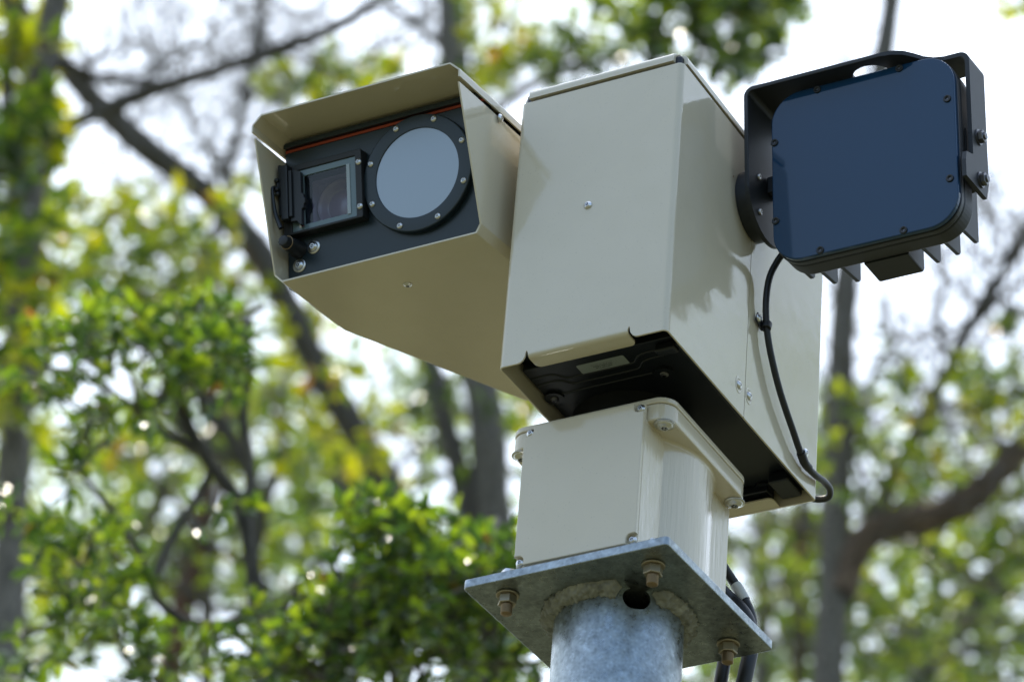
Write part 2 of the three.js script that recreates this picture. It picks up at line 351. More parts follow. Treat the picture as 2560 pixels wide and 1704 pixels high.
{ // central box: sheet metal covers round a black gearbox
  const XL = -0.2286, T = 0.0024, S = 0.2110, H = 0.3985;
  const ev = new Evaluator(); ev.attributes = ['position', 'normal', 'uv'];
  const uShape = (z0, z1, rl, rr_) => { // open at z1
    const f = z1 < z0 ? -1 : 1;
    const outer = roundPoly([[XL, z1, 0], [XL, z0, rl], [0, z0, rr_], [0, z1, 0]], 8);
    const inner = roundPoly([[-T, z1, 0], [-T, z0 + f * T, rr_ - T], [XL + T, z0 + f * T, rl - T], [XL + T, z1, 0]], 8);
    return [...outer, ...inner];
  };
  let front = plan(uShape(0, -S, 0.0075, 0.0075), 0, H, 0.0005);
  const n1 = [[-0.204, -0.01], [-0.204, 0], [-0.199, 0.0009], [-0.195, 0.0036], [-0.1922, 0.0085], [-0.1910, 0.0160], [-0.1895, 0.0160], [-0.1886, 0.0128], [-0.0527, 0.0128], [-0.0518, 0.0160], [-0.0503, 0.0160], [-0.0491, 0.0085], [-0.0463, 0.0036], [-0.0423, 0.0009], [-0.0373, 0], [-0.0373, -0.01]];
  const notch = new Brush(boxUV(ext(shape2(n1), 0.03, 0).translate(0, 0, -0.02))); notch.updateMatrixWorld();
  const fb = new Brush(front); fb.updateMatrixWorld();
  let fg = ev.evaluate(fb, notch, SUBTRACTION).geometry; fg.clearGroups();
  hp('front_cover', boxUV(fg), M.paint);
  // tab folded inwards under the front
  const bendTab = (sgn, zEdge) => {
    const prof = []; const r = 0.0062;
    for (let i = 0; i <= 8; i++) { const a = i / 8 * Math.PI / 2; prof.push([-(r - r * Math.cos(a)), 0.0130 - r * Math.sin(a)]); }
    prof.push([-0.0125, 0.0068]);
    const inn = prof.map(([z, y], i) => { const a = Math.min(i, 8) / 8 * Math.PI / 2; return [z - T * Math.cos(a), y + T * Math.sin(a)]; }).reverse();
    const bend = ext(shape2([...prof, ...inn]), 0.1355, 0).rotateY(Math.PI / 2).scale(1, 1, 1);   // shape x -> -z
    const flat = plan(roundPoly([[-0.1884, -0.0125, 0], [-0.1884, -0.0262, 0.008], [-0.0529, -0.0262, 0.008], [-0.0529, -0.0125, 0]]), 0.0068, 0.0068 + T, 0);
    const b = bend.clone(); { const p = b.attributes.position, nn = b.attributes.normal; for (let i = 0; i < p.count; i++) { p.setZ(i, -p.getZ(i)); nn.setZ(i, -nn.getZ(i)); } const ix = b.index; }
    // mirror flips winding
    const u = b.index ? b.toNonIndexed() : b; const p = u.attributes.position, nn = u.attributes.normal;
    for (let i = 0; i < p.count; i += 3) for (const at of [p, nn]) { const t = [at.getX(i + 1), at.getY(i + 1), at.getZ(i + 1)]; at.setXYZ(i + 1, at.getX(i + 2), at.getY(i + 2), at.getZ(i + 2)); at.setXYZ(i + 2, ...t); }
    u.translate(-0.1884, 0, 0);
    return [u, flat];
  };
  const [bend, flat] = bendTab();
  hp('front_tab', join([bend, flat]), M.paint);
  hp('rear_cover', plan(uShape(-0.4245, -S - 0.0014, 0.004, 0.004), 0, H, 0.0005), M.paint);
  hp('rear_tab', plan(roundPoly([[-0.19, -0.4222, 0], [-0.19, -0.399, 0.008], [-0.05, -0.399, 0.008], [-0.05, -0.4222, 0]]), 0.0006, 0.0030, 0.0004), M.paint);
  // lid: a flat top with rolled edges that stop short of the corners
  const lipR = 0.0095, lipY = 0.4025, quarter = (len) => { const pts = [[0, 0]]; for (let i = 0; i <= 10; i++) { const a = i / 10 * Math.PI / 2; pts.push([lipR * Math.cos(a), lipR * Math.sin(a) + 0.006]); } pts.push([0, lipR + 0.006]); pts.splice(1, 0, [lipR, 0]); return ext(shape2(pts), len, 0.0004); };
  const lipF = quarter(0.204).rotateY(-Math.PI / 2).translate(-0.0125, lipY, -0.0075);       // roll faces +z
  const lipRt = quarter(0.404).rotateY(0).translate(-0.0085, lipY, -0.416);                    // roll faces +x
  const lipL = quarter(0.404).rotateY(Math.PI).translate(XL + 0.0085, lipY, -0.012);
  const top = rbox(XL + 0.008, -0.008, lipY + lipR + 0.0034, lipY + lipR + 0.0059, -0.419, -0.007, 0.0008);
  hp('lid', join([lipF, lipRt, lipL, top]), M.paint);
  // gearbox inside, seen from below and through the gap under the lid
  hp('gearbox', rbox(XL + 0.0045, -0.0045, 0.034, 0.4145, -0.4195, -0.0045, 0.004), M.plastic);
  const gy = 0.022;
  hp('gearbox_base', plan(roundPoly([[-0.2225, -0.046, 0.004], [-0.0155, -0.046, 0.004], [-0.0155, -0.412, 0.004], [-0.2225, -0.412, 0.004]]), gy, 0.0338, 0.0012), M.plastic);
  hp('gearbox_rail', rbox(-0.0150, -0.0052, 0.012, 0.0335, -0.414, -0.05, 0.002), M.plastic);
  hp('gearbox_rail', rbox(-0.200, -0.055, 0.0098, 0.0216, -0.4170, -0.394, 0.002), M.plastic);
  hp('gearbox_block', rbox(-0.0440, -0.0156, 0.006, 0.0216, -0.4170, -0.372, 0.003), M.plastic);
  hp('gearbox_block', rbox(-0.0440, -0.0160, 0.010, 0.0216, -0.066, -0.052, 0.003), M.plastic);
  const rib = pts => boxUV(bar(pts.map(([x, z]) => V3(x, gy + 0.0004, z)), 0.0021, 0.0021, 6, 40));
  hp('rib', rib([[-0.221, -0.068], [-0.200, -0.066], [-0.188, -0.069], [-0.178, -0.080], [-0.160, -0.081], [-0.100, -0.081], [-0.085, -0.080], [-0.074, -0.069], [-0.062, -0.066], [-0.045, -0.066]]), M.plastic);
  hp('rib', rib([[-0.221, -0.083], [-0.198, -0.081], [-0.186, -0.084], [-0.176, -0.094], [-0.160, -0.095], [-0.100, -0.095], [-0.085, -0.094], [-0.074, -0.083], [-0.062, -0.080], [-0.045, -0.080]]), M.plastic);
  hp('rib', rib([[-0.200, -0.110], [-0.15, -0.110], [-0.075, -0.110]]), M.plastic);
  for (const [x, z] of [[-0.2115, -0.112], [-0.060, -0.112], [-0.060, -0.400], [-0.2115, -0.400]]) {
    hp('boss', boxUV(cyl(0.0115, 0.0125, 0.004, 28).translate(x, gy - 0.0018, z)), M.plastic);
    const s = hs('mid', x, gy - 0.0038, z, Math.PI / 2, 0, 0.3, 'base_screw'); s.material = [M.steelDark, M.socket];
  }
  // rating label, lettering reads from the other side
  const lab = hp('rating_label', plan(rrect(-0.1552, -0.0905, -0.0800, -0.0602, 0.0025), gy - 0.0004, gy - 0.0001, 0), M.silver);
  lab.userData.label = 'silver rating label with five lines of small print';
  {
    const c = document.createElement('canvas'); c.width = 1024; c.height = 316; const x = c.getContext('2d');
    x.fillStyle = '#9aa3a2'; x.fillRect(0, 0, 1024, 316); x.fillStyle = '#15181a'; x.textAlign = 'center';
    x.font = '44px sans-serif'; x.fillText('一体型撮影カメラ', 540, 62);
    x.font = '38px sans-serif'; x.fillText('PTC-200-HD-Tad-OSD-50AV', 520, 118);
    x.font = 'bold 50px sans-serif'; x.fillText('SER.250M1720001', 520, 178);
    x.font = 'bold 54px serif'; x.fillText('MIKAMI LTD.', 520, 236);
    x.font = '32px sans-serif'; x.fillText('MADE IN JAPAN', 520, 282);
    const t = new THREE.CanvasTexture(c); t.colorSpace = THREE.SRGBColorSpace;
    lab.material = std({ map: t, roughness: 0.45, metalness: 0.15 });
    // lettering laid on the lower face: the reader stands behind the unit
    const p = lab.geometry.attributes.position, u = lab.geometry.attributes.uv, lx = W.x - headBase.x, lz = W.z - headBase.z;
    for (let i = 0; i < p.count; i++) u.setXY(i, 1 - (p.getX(i) - lx + 0.1552) / 0.0647, ((p.getZ(i) - lz) + 0.0800) / 0.0198);
  }
  // screws on the outside
  hs('mid', -0.1199, 0.212, 0.0001, 0, 0, 0.2, 'cover_screw');
  const dimple = boxUV(new THREE.TorusGeometry(0.0078, 0.0016, 8, 32).scale(1, 1.25, 0.45).rotateY(Math.PI / 2));
  for (const [y, z] of [[0.037, -0.194], [0.0376, -0.2224], [0.3612, -0.194], [0.3612, -0.2224], [0.0505, -0.3877], [0.3612, -0.3877]]) {
    if (y < 0.045) { const d = part(head, 'dimple', dimple, M.paint); d.position.set(W.x - headBase.x, y + W.y - headBase.y, z + W.z - headBase.z); }
    hs('mid', 0.0001, y, z, 0, Math.PI / 2, null, 'cover_screw');
  }
  const hole = part(head, 'plug_hole', boxUV(new THREE.CircleGeometry(0.0016, 14).rotateY(Math.PI / 2)), M.rust);
  hole.position.set(0.0006 + W.x - headBase.x, 0.3232 + W.y - headBase.y, -0.1517 + W.z - headBase.z);
}
// ================================================================ camera housing (left), tilted nose down
const camQ = P(-0.25, 0.1978, 0.0337);
const cam = thing('camera_housing', 'cream camera housing with a projecting sun visor, square wiper window and large round lens window', 'camera', camQ);
cam.rotation.x = 7.8 * D2R;
// folded sheet: stations of outer and inner points, closed all round
function sheet(outer, inner) {
  const pos = [], S = outer.length, N = outer[0].length;
  const tri = (a, b, c) => pos.push(...a, ...b, ...c), quad = (a, b, c, d) => { tri(a, b, c); tri(a, c, d); };
  for (let s = 0; s < S - 1; s++) for (let i = 0; i < N - 1; i++) {
    quad(outer[s][i], outer[s][i + 1], outer[s + 1][i + 1], outer[s + 1][i]);
    quad(inner[s][i], inner[s + 1][i], inner[s + 1][i + 1], inner[s][i + 1]);
  }
  for (let s = 0; s < S - 1; s++) { quad(outer[s][0], outer[s + 1][0], inner[s + 1][0], inner[s][0]); quad(outer[s][N - 1], inner[s][N - 1], inner[s + 1][N - 1], outer[s + 1][N - 1]); }
  for (let i = 0; i < N - 1; i++) { quad(outer[0][i], inner[0][i], inner[0][i + 1], outer[0][i + 1]); quad(outer[S - 1][i], outer[S - 1][i + 1], inner[S - 1][i + 1], inner[S - 1][i]); }
  const g = new THREE.BufferGeometry(); g.setAttribute('position', new THREE.Float32BufferAttribute(pos, 3)); g.computeVertexNormals();
  return boxUV(g);
}
// softens folds: each corner becomes a short arc
function soften(pts, r) { const q = []; for (let i = 0; i < pts.length; i++) { if (!i || i === pts.length - 1) { q.push(pts[i]); continue; } const a = roundPoly([[...pts[i - 1], 0], [...pts[i], r], [...pts[i + 1], 0]], 3); q.push(...a.slice(1, 1 + 4)); } return q; }
function inset(pts, t) { // open polyline moved to its right-hand side by t
  return pts.map((p, i) => { const a = pts[Math.max(i - 1, 0)], b = pts[Math.min(i + 1, pts.length - 1)];
    const d1 = new THREE.Vector2(p[0] - a[0], p[1] - a[1]), d2 = new THREE.Vector2(b[0] - p[0], b[1] - p[1]);
    if (!d1.length()) d1.copy(d2); if (!d2.length()) d2.copy(d1); d1.normalize(); d2.normalize();
    const n = new THREE.Vector2(d1.y + d2.y, -(d1.x + d2.x)).normalize(), c = n.x * d1.y - n.y * d1.x;
    return [p[0] + n.x * t / Math.max(c, 0.5), p[1] + n.y * t / Math.max(c, 0.5)]; });
}
{
  const XL = -0.3012, T = 0.0022;
  const taper = (x, n) => n > -0.155 ? x : x < -0.15 ? x + (-0.155 - n) / 0.297 * 0.1065 * Math.min(1, (-0.15 - x) / 0.13) : x;
  const nb = -0.452;
  const tray = soften([[0, 0.1715], [0, 0], [-0.0072, -0.0115], [-0.2897, -0.0115], [XL, 0], [XL, 0.1695]], 0.002);
  const trayIn = inset(tray, T);
  const st = (pts, n) => pts.map(([x, v]) => { const q = n ?? Math.max(0, 0.352 * v + (v > 0 ? 0.0006 : 0)); return [taper(x, q), v, q]; });
  const g1 = sheet([st(tray), st(tray, -0.155), st(tray, nb)], [st(trayIn), st(trayIn, -0.155), st(trayIn, nb)]);
  part(cam, 'lower_shell', g1, M.paint);
  const vis = soften([[0.0022, 0.1775], [0.0022, 0.1880], [-0.0118, 0.2008], [-0.2900, 0.2008], [XL - 0.0022, 0.1880], [XL - 0.0022, 0.1775]], 0.003);
  const visIn = inset(vis, -T);
  // the run of this profile is the other way round, so inner and outer swap sides
  const sv = (pts, n) => pts.map(([x, v]) => { const q = n ?? 0.0635; return [taper(x, q), v, q]; });
  const rev = a => a.map(s => s.slice().reverse());
  part(cam, 'visor', sheet(rev([sv(vis), sv(vis, -0.155), sv(vis, nb)]), rev([sv(visIn), sv(visIn, -0.155), sv(visIn, nb)])), M.paint);
  part(cam, 'rear_plate', rbox(-0.185, -0.004, -0.008, 0.196, nb - 0.002, nb + 0.004, 0.001), M.paint);
  part(cam, 'inner_case', join([rbox(-0.2965, -0.0045, -0.007, 0.1955, -0.15, -0.075, 0.002), rbox(-0.175, -0.0045, -0.007, 0.1955, -0.445, -0.14, 0.002)]), M.black);
  part(cam, 'tilt_shaft', boxUV(cyl(0.034, 0.034, 0.045, 40).rotateZ(Math.PI / 2).translate(0.0025, 0.0788, -0.2517)), M.black);
  const s1 = screw(cam, 'mid', -0.1513, -0.0116, -0.0793, Math.PI / 2, 0, 0.5, 'shell_screw');
  screw(cam, 'mid', 0.0024, 0.1855, -0.0400, 0, Math.PI / 2, 0.5, 'shell_screw').position.y = 0.1690;
  screw(cam, 'mid', 0.0001, 0.1690, -0.25, 0, Math.PI / 2, 0.5, 'shell_screw');

  // black front panel, leaning a little more than the shell
  const win = [-0.2815, -0.1857, 0.0633, 0.1462];
  const panel = part(cam, 'front_panel', boxUV(ext(shape2(rrect(-0.2985, -0.003, -0.0075, 0.1822, 0.004), [rrect(-0.268, -0.196, 0.067, 0.141, 0.003)]), 0.018, 0.0016).translate(0, 0, -0.018)), M.navy);
  panel.position.set(0, 0, -0.030); panel.rotation.x = 6.4 * D2R;
  part(cam, 'gasket', rbox(-0.2985, -0.0032, 0.1826, 0.1868, -0.014, -0.0012, 0.001), M.orange).position.copy(panel.position);
  cam.children.at(-1).rotation.copy(panel.rotation);
  const rail = part(cam, 'top_rail', rbox(-0.2985, -0.0032, 0.1872, 0.1945, -0.018, 0.0045, 0.0012), M.navy); rail.position.copy(panel.position); rail.rotation.copy(panel.rotation);
  // round window: clamping ring, eight screws, coated lens
  const ring = part(panel, 'lens_ring', boxUV(new THREE.LatheGeometry([[0.0600, 0.001], [0.0600, 0.0088], [0.0607, 0.0096], [0.0772, 0.0096], [0.0786, 0.0086], [0.0790, 0.0070], [0.0790, 0.0002]].map(p => new THREE.Vector2(...p)), 120).rotateX(Math.PI / 2)), M.navy);
  ring.position.set(-0.0996, 0.104, 0);
  const lens = part(panel, 'lens_window', boxUV(new THREE.LatheGeometry([[0.0001, 0.0087], [0.03, 0.00865], [0.0603, 0.0082]].map(p => new THREE.Vector2(...p)), 96).rotateX(Math.PI / 2)), M.germanium);
  lens.position.copy(ring.position);
  for (let k = 0; k < 8; k++) { const a = (k + 0.5) / 8 * 2 * Math.PI; screw(panel, 'small', -0.0996 + 0.072 * Math.cos(a), 0.104 + 0.072 * Math.sin(a), 0.0096, 0, 0, rr(0, 1)); }
  // square window
  const [a0, a1, b0, b1] = win;
  part(panel, 'window_frame', boxUV(ext(shape2(rrect(-0.2940, -0.1765, 0.0598, 0.1545, 0.0025), [rrect(a0, a1, b0, b1, 0.0015)]), 0.0158, 0.001).translate(0, 0, 0.0002)), M.black);
  part(panel, 'window_rim', boxUV(ext(shape2(rrect(a0 + 0.0001, a1 - 0.0001, b0 + 0.0001, b1 - 0.0001, 0.0015), [rrect(-0.2634, -0.1993, 0.0705, 0.1376, 0.002)]), 0.0030, 0.0005).translate(0, 0, 0.0112)), M.rim);
  part(panel, 'window_glass', boxUV(new THREE.ShapeGeometry(shape2(rrect(-0.2632, -0.1995, 0.0707, 0.1374, 0.0018))).translate(0, 0, 0.0125)), M.pane);
  part(panel, 'glass_edge', rbox(-0.1993, -0.1942, 0.0688, 0.1378, 0.0143, 0.0154, 0.0022, 3), M.frost);
  part(panel, 'window_well', boxUV(ext(shape2(rrect(-0.280, -0.184, 0.058, 0.150, 0.002), [rrect(-0.2678, -0.1962, 0.0672, 0.1408, 0.003)]), 0.022, 0).translate(0, 0, -0.037)), M.cavity);
  part(panel, 'window_well', rbox(-0.280, -0.184, 0.058, 0.150, -0.0345, -0.0312, 0.001), M.cavity);
  const lp = [[0.0001, 0.006], [0.012, 0.0055], [0.021, 0.003], [0.0235, 0.001], [0.024, 0.005], [0.0275, 0.005], [0.028, 0.009], [0.0312, 0.009], [0.0318, 0.012], [0.0335, 0.012], [0.034, 0.0]].map(p => new THREE.Vector2(...p));
  const obj = part(panel, 'lens', boxUV(new THREE.LatheGeometry(lp, 64).rotateX(Math.PI / 2)), M.lensDark); obj.position.set(-0.2305, 0.1035, -0.0312);
  for (const b of [0.1359, 0.0750]) screw(panel, 'small', -0.1803, b, 0.0160, 0, 0, rr(0, 1));
  // wiper in front of the window's far edge
  part(panel, 'wiper_blade', boxUV(ext(shape2([[-0.2790, 0.0745], [-0.2695, 0.0735], [-0.2640, 0.0660], [-0.2622, 0.0680], [-0.2618, 0.0880], [-0.2590, 0.0900], [-0.2584, 0.0945], [-0.2566, 0.0960], [-0.2562, 0.1015], [-0.2582, 0.1040], [-0.2588, 0.1090], [-0.2618, 0.1110], [-0.2622, 0.1400], [-0.2680, 0.1440], [-0.2743, 0.1455], [-0.2790, 0.1430]]), 0.007, 0.0008).translate(0, 0, 0.0168)), M.plastic);
  part(panel, 'wiper_carrier', join([rbox(-0.2900, -0.2792, 0.0770, 0.1530, 0.0160, 0.0290, 0.0015), rbox(-0.2945, -0.2902, 0.0860, 0.1555, 0.0160, 0.0260, 0.001), rbox(-0.2786, -0.2740, 0.0800, 0.1440, 0.0240, 0.0275, 0.001)]), M.plastic);
  const kn = new THREE.SphereGeometry(0.0034, 14, 10);
  part(panel, 'wiper_hinge', join([kn.clone().translate(-0.2955, 0.1345, 0.027), kn.clone().translate(-0.2950, 0.1215, 0.029), kn.clone().translate(-0.2945, 0.1150, 0.028), rbox(-0.2968, -0.2935, 0.114, 0.136, 0.020, 0.027, 0.001)]), M.plastic);
  part(panel, 'wiper_arm', boxUV(bar([V3(-0.2955, 0.1240, 0.0310), V3(-0.2973, 0.1225, 0.0345), V3(-0.2965, 0.1080, 0.036), V3(-0.2930, 0.0830, 0.036), V3(-0.2860, 0.0630, 0.036)], 0.0021, 0.0030, 8, 26)), M.plastic);
  part(panel, 'wiper_shaft', boxUV(new THREE.LatheGeometry([[0.0001, 0.0400], [0.0060, 0.0398], [0.0072, 0.0385], [0.0074, 0.0300], [0.0090, 0.0290], [0.0092, 0.0200], [0.0100, 0.0190], [0.0102, 0.0060], [0.0118, 0.0050], [0.0118, 0.0]].map(p => new THREE.Vector2(...p)).reverse(), 32).rotateX(Math.PI / 2).translate(-0.2815, 0.0445, 0)), M.black);
  const br = part(panel, 'shaft_ring', boxUV(new THREE.TorusGeometry(0.0086, 0.0007, 8, 36).translate(-0.2815, 0.0445, 0.0295)), M.rust);
  part(panel, 'red_tag', rbox(-0.2655, -0.2628, 0.0665, 0.0690, 0.0170, 0.0185, 0.0005), std({ color: rgb(0.30, 0.02, 0.03), roughness: 0.5 }));
  part(panel, 'white_clip', rbox(-0.2692, -0.2660, 0.0655, 0.0705, 0.0165, 0.0182, 0.0006), M.white);
  for (const [a, b] of [[-0.2594, 0.0432], [-0.2814, 0.0225]]) screw(panel, 'big', a, b, 0.0001, 0, 0, rr(0, 1), 'bolt');
}
// ================================================================ floodlight (right) on its yoke
const flA = P(0, 0.31, -0.205);
const flood = thing('infrared_floodlight', 'black floodlight with a rounded dark blue glass front and cooling fins, hung in a yoke', 'floodlight', flA);
flood.rotation.x = 6.5 * D2R;
{
  const side = (pts, x0, x1, bev = 0.0008) => boxUV(ext(shape2(pts.map(([n, v]) => [-n, v])), x1 - x0, bev).rotateY(Math.PI / 2).translate(x0, 0, 0));
  const planB = (pts, v0, v1) => boxUV(ext(shape2(pts.map(([x, n]) => [x, -n])), v1 - v0, 0).rotateX(-Math.PI / 2).translate(0, v0, 0));
  const front = (pts, n0, n1, bev, holes) => boxUV(ext(shape2(pts, holes), n1 - n0, bev, 16).translate(0, 0, n0));
  part(flood, 'mount_disc', boxUV(new THREE.LatheGeometry([[0.0001, 0.0199], [0.0440, 0.0199], [0.0462, 0.0180], [0.0470, 0.0150], [0.0470, 0.0004]].map(p => new THREE.Vector2(...p)).reverse(), 72).rotateZ(-Math.PI / 2)), M.plastic);
  // yoke: a bent strap, wide by the disc and narrow at the free end
  const t = 0.0058, xl = 0.0200, xr = 0.3095, top = 0.1385;
  const U = [...roundPoly([[xl, -0.075, 0], [xl, top, 0.013], [xr, top, 0.013], [xr, -0.075, 0]], 8), ...roundPoly([[xr - t, -0.075, 0], [xr - t, top - t, 0.0072], [xl + t, top - t, 0.0072], [xl + t, -0.075, 0]], 8)];
  const ev = new Evaluator(); ev.attributes = ['position', 'normal', 'uv'];
  let yoke = new Brush(front(U, -0.062, 0.061, 0.0010)); yoke.updateMatrixWorld();
  const cut = g => { const b = new Brush(g); b.updateMatrixWorld(); yoke = ev.evaluate(yoke, b, SUBTRACTION); yoke.geometry.clearGroups(); yoke.updateMatrixWorld(); };
  cut(planB([[0.205, 0.09], [0.205, 0.0615], [0.222, 0.0590], [0.236, 0.0520], [0.246, 0.0400], [0.254, 0.0280], [0.264, 0.0200], [0.276, 0.0165], [0.33, 0.0160], [0.33, 0.09]], 0.0, 0.2));
  cut(planB([[0.205, -0.09], [0.205, -0.0625], [0.225, -0.060], [0.245, -0.052], [0.262, -0.038], [0.28, -0.033], [0.33, -0.032], [0.33, -0.09]], -0.0135, 0.2));
  cut(planB(circle(0.182, 0.0235, 0.0245, 40), 0.1, 0.16));
  const arc = Array.from({ length: 25 }, (_, i) => { const a = Math.PI + i / 24 * Math.PI; return [0.0617 * Math.cos(a), 0.004 + 0.0617 * Math.sin(a)]; });
  cut(side([[-0.09, 0.004], ...arc, [0.09, 0.004], [0.09, -0.1], [-0.09, -0.1]], 0.0, 0.1, 0));
  cut(side([[0.016, 0.02], [0.016, -0.011], [0.022, -0.0135], [0.0375, -0.018], [0.041, -0.03], [0.041, -0.0535], [-0.024, -0.0545], [-0.0322, -0.03], [-0.0322, -0.012], [-0.09, -0.012], [-0.09, -0.1], [0.09, -0.1], [0.09, 0.02]], 0.25, 0.4, 0));
  part(flood, 'yoke', boxUV(yoke.geometry), M.black);
  for (const [v, n] of [[0.0271, 0.0355], [-0.0226, 0.0340], [0.0271, -0.0355], [-0.0226, -0.0340]]) { const s = part(flood, 'yoke_bolt', capScrew, [M.steel, M.socket]); s.position.set(xl + t, v - 0.004, n - 0.006); s.rotation.y = Math.PI / 2; s.scale.setScalar(0.85); }
  // lamp
  const X0 = 0.0468, X1 = 0.2978, V0 = -0.1140, V1 = 0.1292, r = 0.041, rr4 = (d, rad) => rrect(X0 + d, X1 - d, V0 + d, V1 - d, rad, 12);
  part(flood, 'glass_front', front(rr4(0.0008, r), 0.0305, 0.0382, 0.0016), M.floodGlass);
  part(flood, 'bezel', front(rr4(0, r), 0.0215, 0.0300, 0.0012), M.plastic);
  part(flood, 'seal', front(rr4(0.0022, r - 0.002), 0.0195, 0.0220, 0), M.rubber);
  part(flood, 'lamp_body', front(rr4(0.0005, r), -0.008, 0.0200, 0.003), M.black);
  for (const [x, v] of [[0.0520, 0.0615], [0.0519, -0.0516], [0.2872, 0.0618], [0.2866, -0.0512], [0.1125, 0.1230], [0.2249, 0.1232], [0.1117, -0.1078], [0.2233, -0.1076]]) { const s = part(flood, 'glass_screw', capScrew, [M.black, M.steelDark]); s.position.set(x, v, 0.0381); }
  // fins run upright behind the lamp; their lower ends follow its outline
  const finV = x => { const c = (X0 + X1) / 2, u = Math.abs(x - c) / 0.1255; return 0.1175 - 0.030 * Math.pow(u, 4); };
  for (const x of [0.0580, 0.0890, 0.1205, 0.2290, 0.2555, 0.2800]) {
    const d = finV(x), lo = -d + 0.004, hi = d + 0.008;
    part(flood, 'fin', side(roundPoly([[-0.0075, lo, 0], [-0.0560, lo + 0.0035, 0.003], [-0.0600, lo + 0.0075, 0.002], [-0.0600, hi - 0.006, 0.004], [-0.0075, hi, 0]], 4), x - 0.0026, x + 0.0026, 0.0009), M.black);
  }
  part(flood, 'driver_box', side(roundPoly([[-0.0075, -0.1150, 0], [-0.0550, -0.1170, 0.004], [-0.0600, -0.1110, 0.004], [-0.0600, 0.02, 0.004], [-0.0075, 0.03, 0]], 4), 0.1495, 0.2095, 0.0022), M.black);
  // pivot bolts and the boss they pass into
  const hex = boxUV(join([cyl(0.0105, 0.0105, 0.0018, 24).translate(0, 0.0009, 0), ext(shape2(circle(0, 0, 0.0085, 6)), 0.0062, 0.0010).rotateX(-Math.PI / 2).translate(0, 0.0018, 0), cyl(0.0048, 0.0048, 0.003, 16).translate(0, 0.009, 0)]).rotateZ(-Math.PI / 2));
  for (const [v, n] of [[0.0225, -0.0035], [-0.0375, -0.0045]]) { const b = part(flood, 'pivot_bolt', hex, M.steelDark); b.position.set(xr + 0.0001, v, n); b.rotation.x = 0.3; }
  part(flood, 'side_arm', rbox(0.2830, 0.2985, -0.046, 0.034, -0.018, 0.010, 0.002), M.black);
  part(flood, 'side_arm', rbox(0.0262, 0.0560, 0.010, 0.034, -0.016, 0.008, 0.002), M.black);
}
// ================================================================ cables
function cableThing(name, label, base, pts, r, mat = M.rubber, sides = 14) {
  const o = thing(name, label, 'cable', base);
  const g = bar(pts.map(p => p.clone().sub(base)), r, r, sides, pts.length * 12);
  part(o, 'sheath', g, mat); return o;
}
{
  const pts = [[0.060, 0.290, -0.232], [0.0420, 0.2640, -0.236], [0.0230, 0.2430, -0.2395], [0.0140, 0.2220, -0.2388], [0.0105, 0.1848, -0.2381], [0.0092, 0.1526, -0.2453], [0.0095, 0.1233, -0.2574], [0.0100, 0.0828, -0.2870], [0.0098, 0.0490, -0.3283], [0.0085, 0.0235, -0.3700], [0.0078, 0.0240, -0.4003], [0.0060, 0.0322, -0.4352], [0.0020, 0.0350, -0.4600], [-0.006, 0.0330, -0.4720], [-0.020, 0.0330, -0.4720], [-0.034, 0.034, -0.4580], [-0.040, 0.035, -0.4258]].map(p => P(...p));
  const c = cableThing('floodlight_cable', 'black cable running from the floodlight down the box side and round its rear edge', P(0, 0.03, -0.36), pts, 0.0044);
  const base = c.position, L = (x, y, z) => P(x, y, z).sub(base);
  const clip = part(c, 'cable_clip', boxUV(new THREE.LatheGeometry([[0.0046, -0.0055], [0.0060, -0.0055], [0.0064, -0.004], [0.0064, 0.004], [0.0060, 0.0055], [0.0046, 0.0055]].map(p => new THREE.Vector2(...p)), 28)), M.black);
  clip.position.copy(L(0.0092, 0.1526, -0.2453)); clip.rotation.set(-0.33, 0, 0.0);
  const tab = part(c, 'clip_tab', rbox(-0.0011, 0.0011, -0.0075, 0.0075, -0.007, 0.013, 0.001), M.black); tab.position.copy(L(0.0034, 0.1545, -0.2395)); tab.rotation.x = -0.35;
  screw(c, 'mid', ...L(0.0046, 0.1570, -0.2312).toArray(), 0, Math.PI / 2, 0.2, 'clip_screw');
  const slv = part(c, 'sleeve', boxUV(bar([L(0.0092, 0.0300, -0.3560), L(0.0082, 0.0236, -0.3705), L(0.0079, 0.0234, -0.3830)], 0.0058, 0.0055, 16, 12)), M.rubber);
}
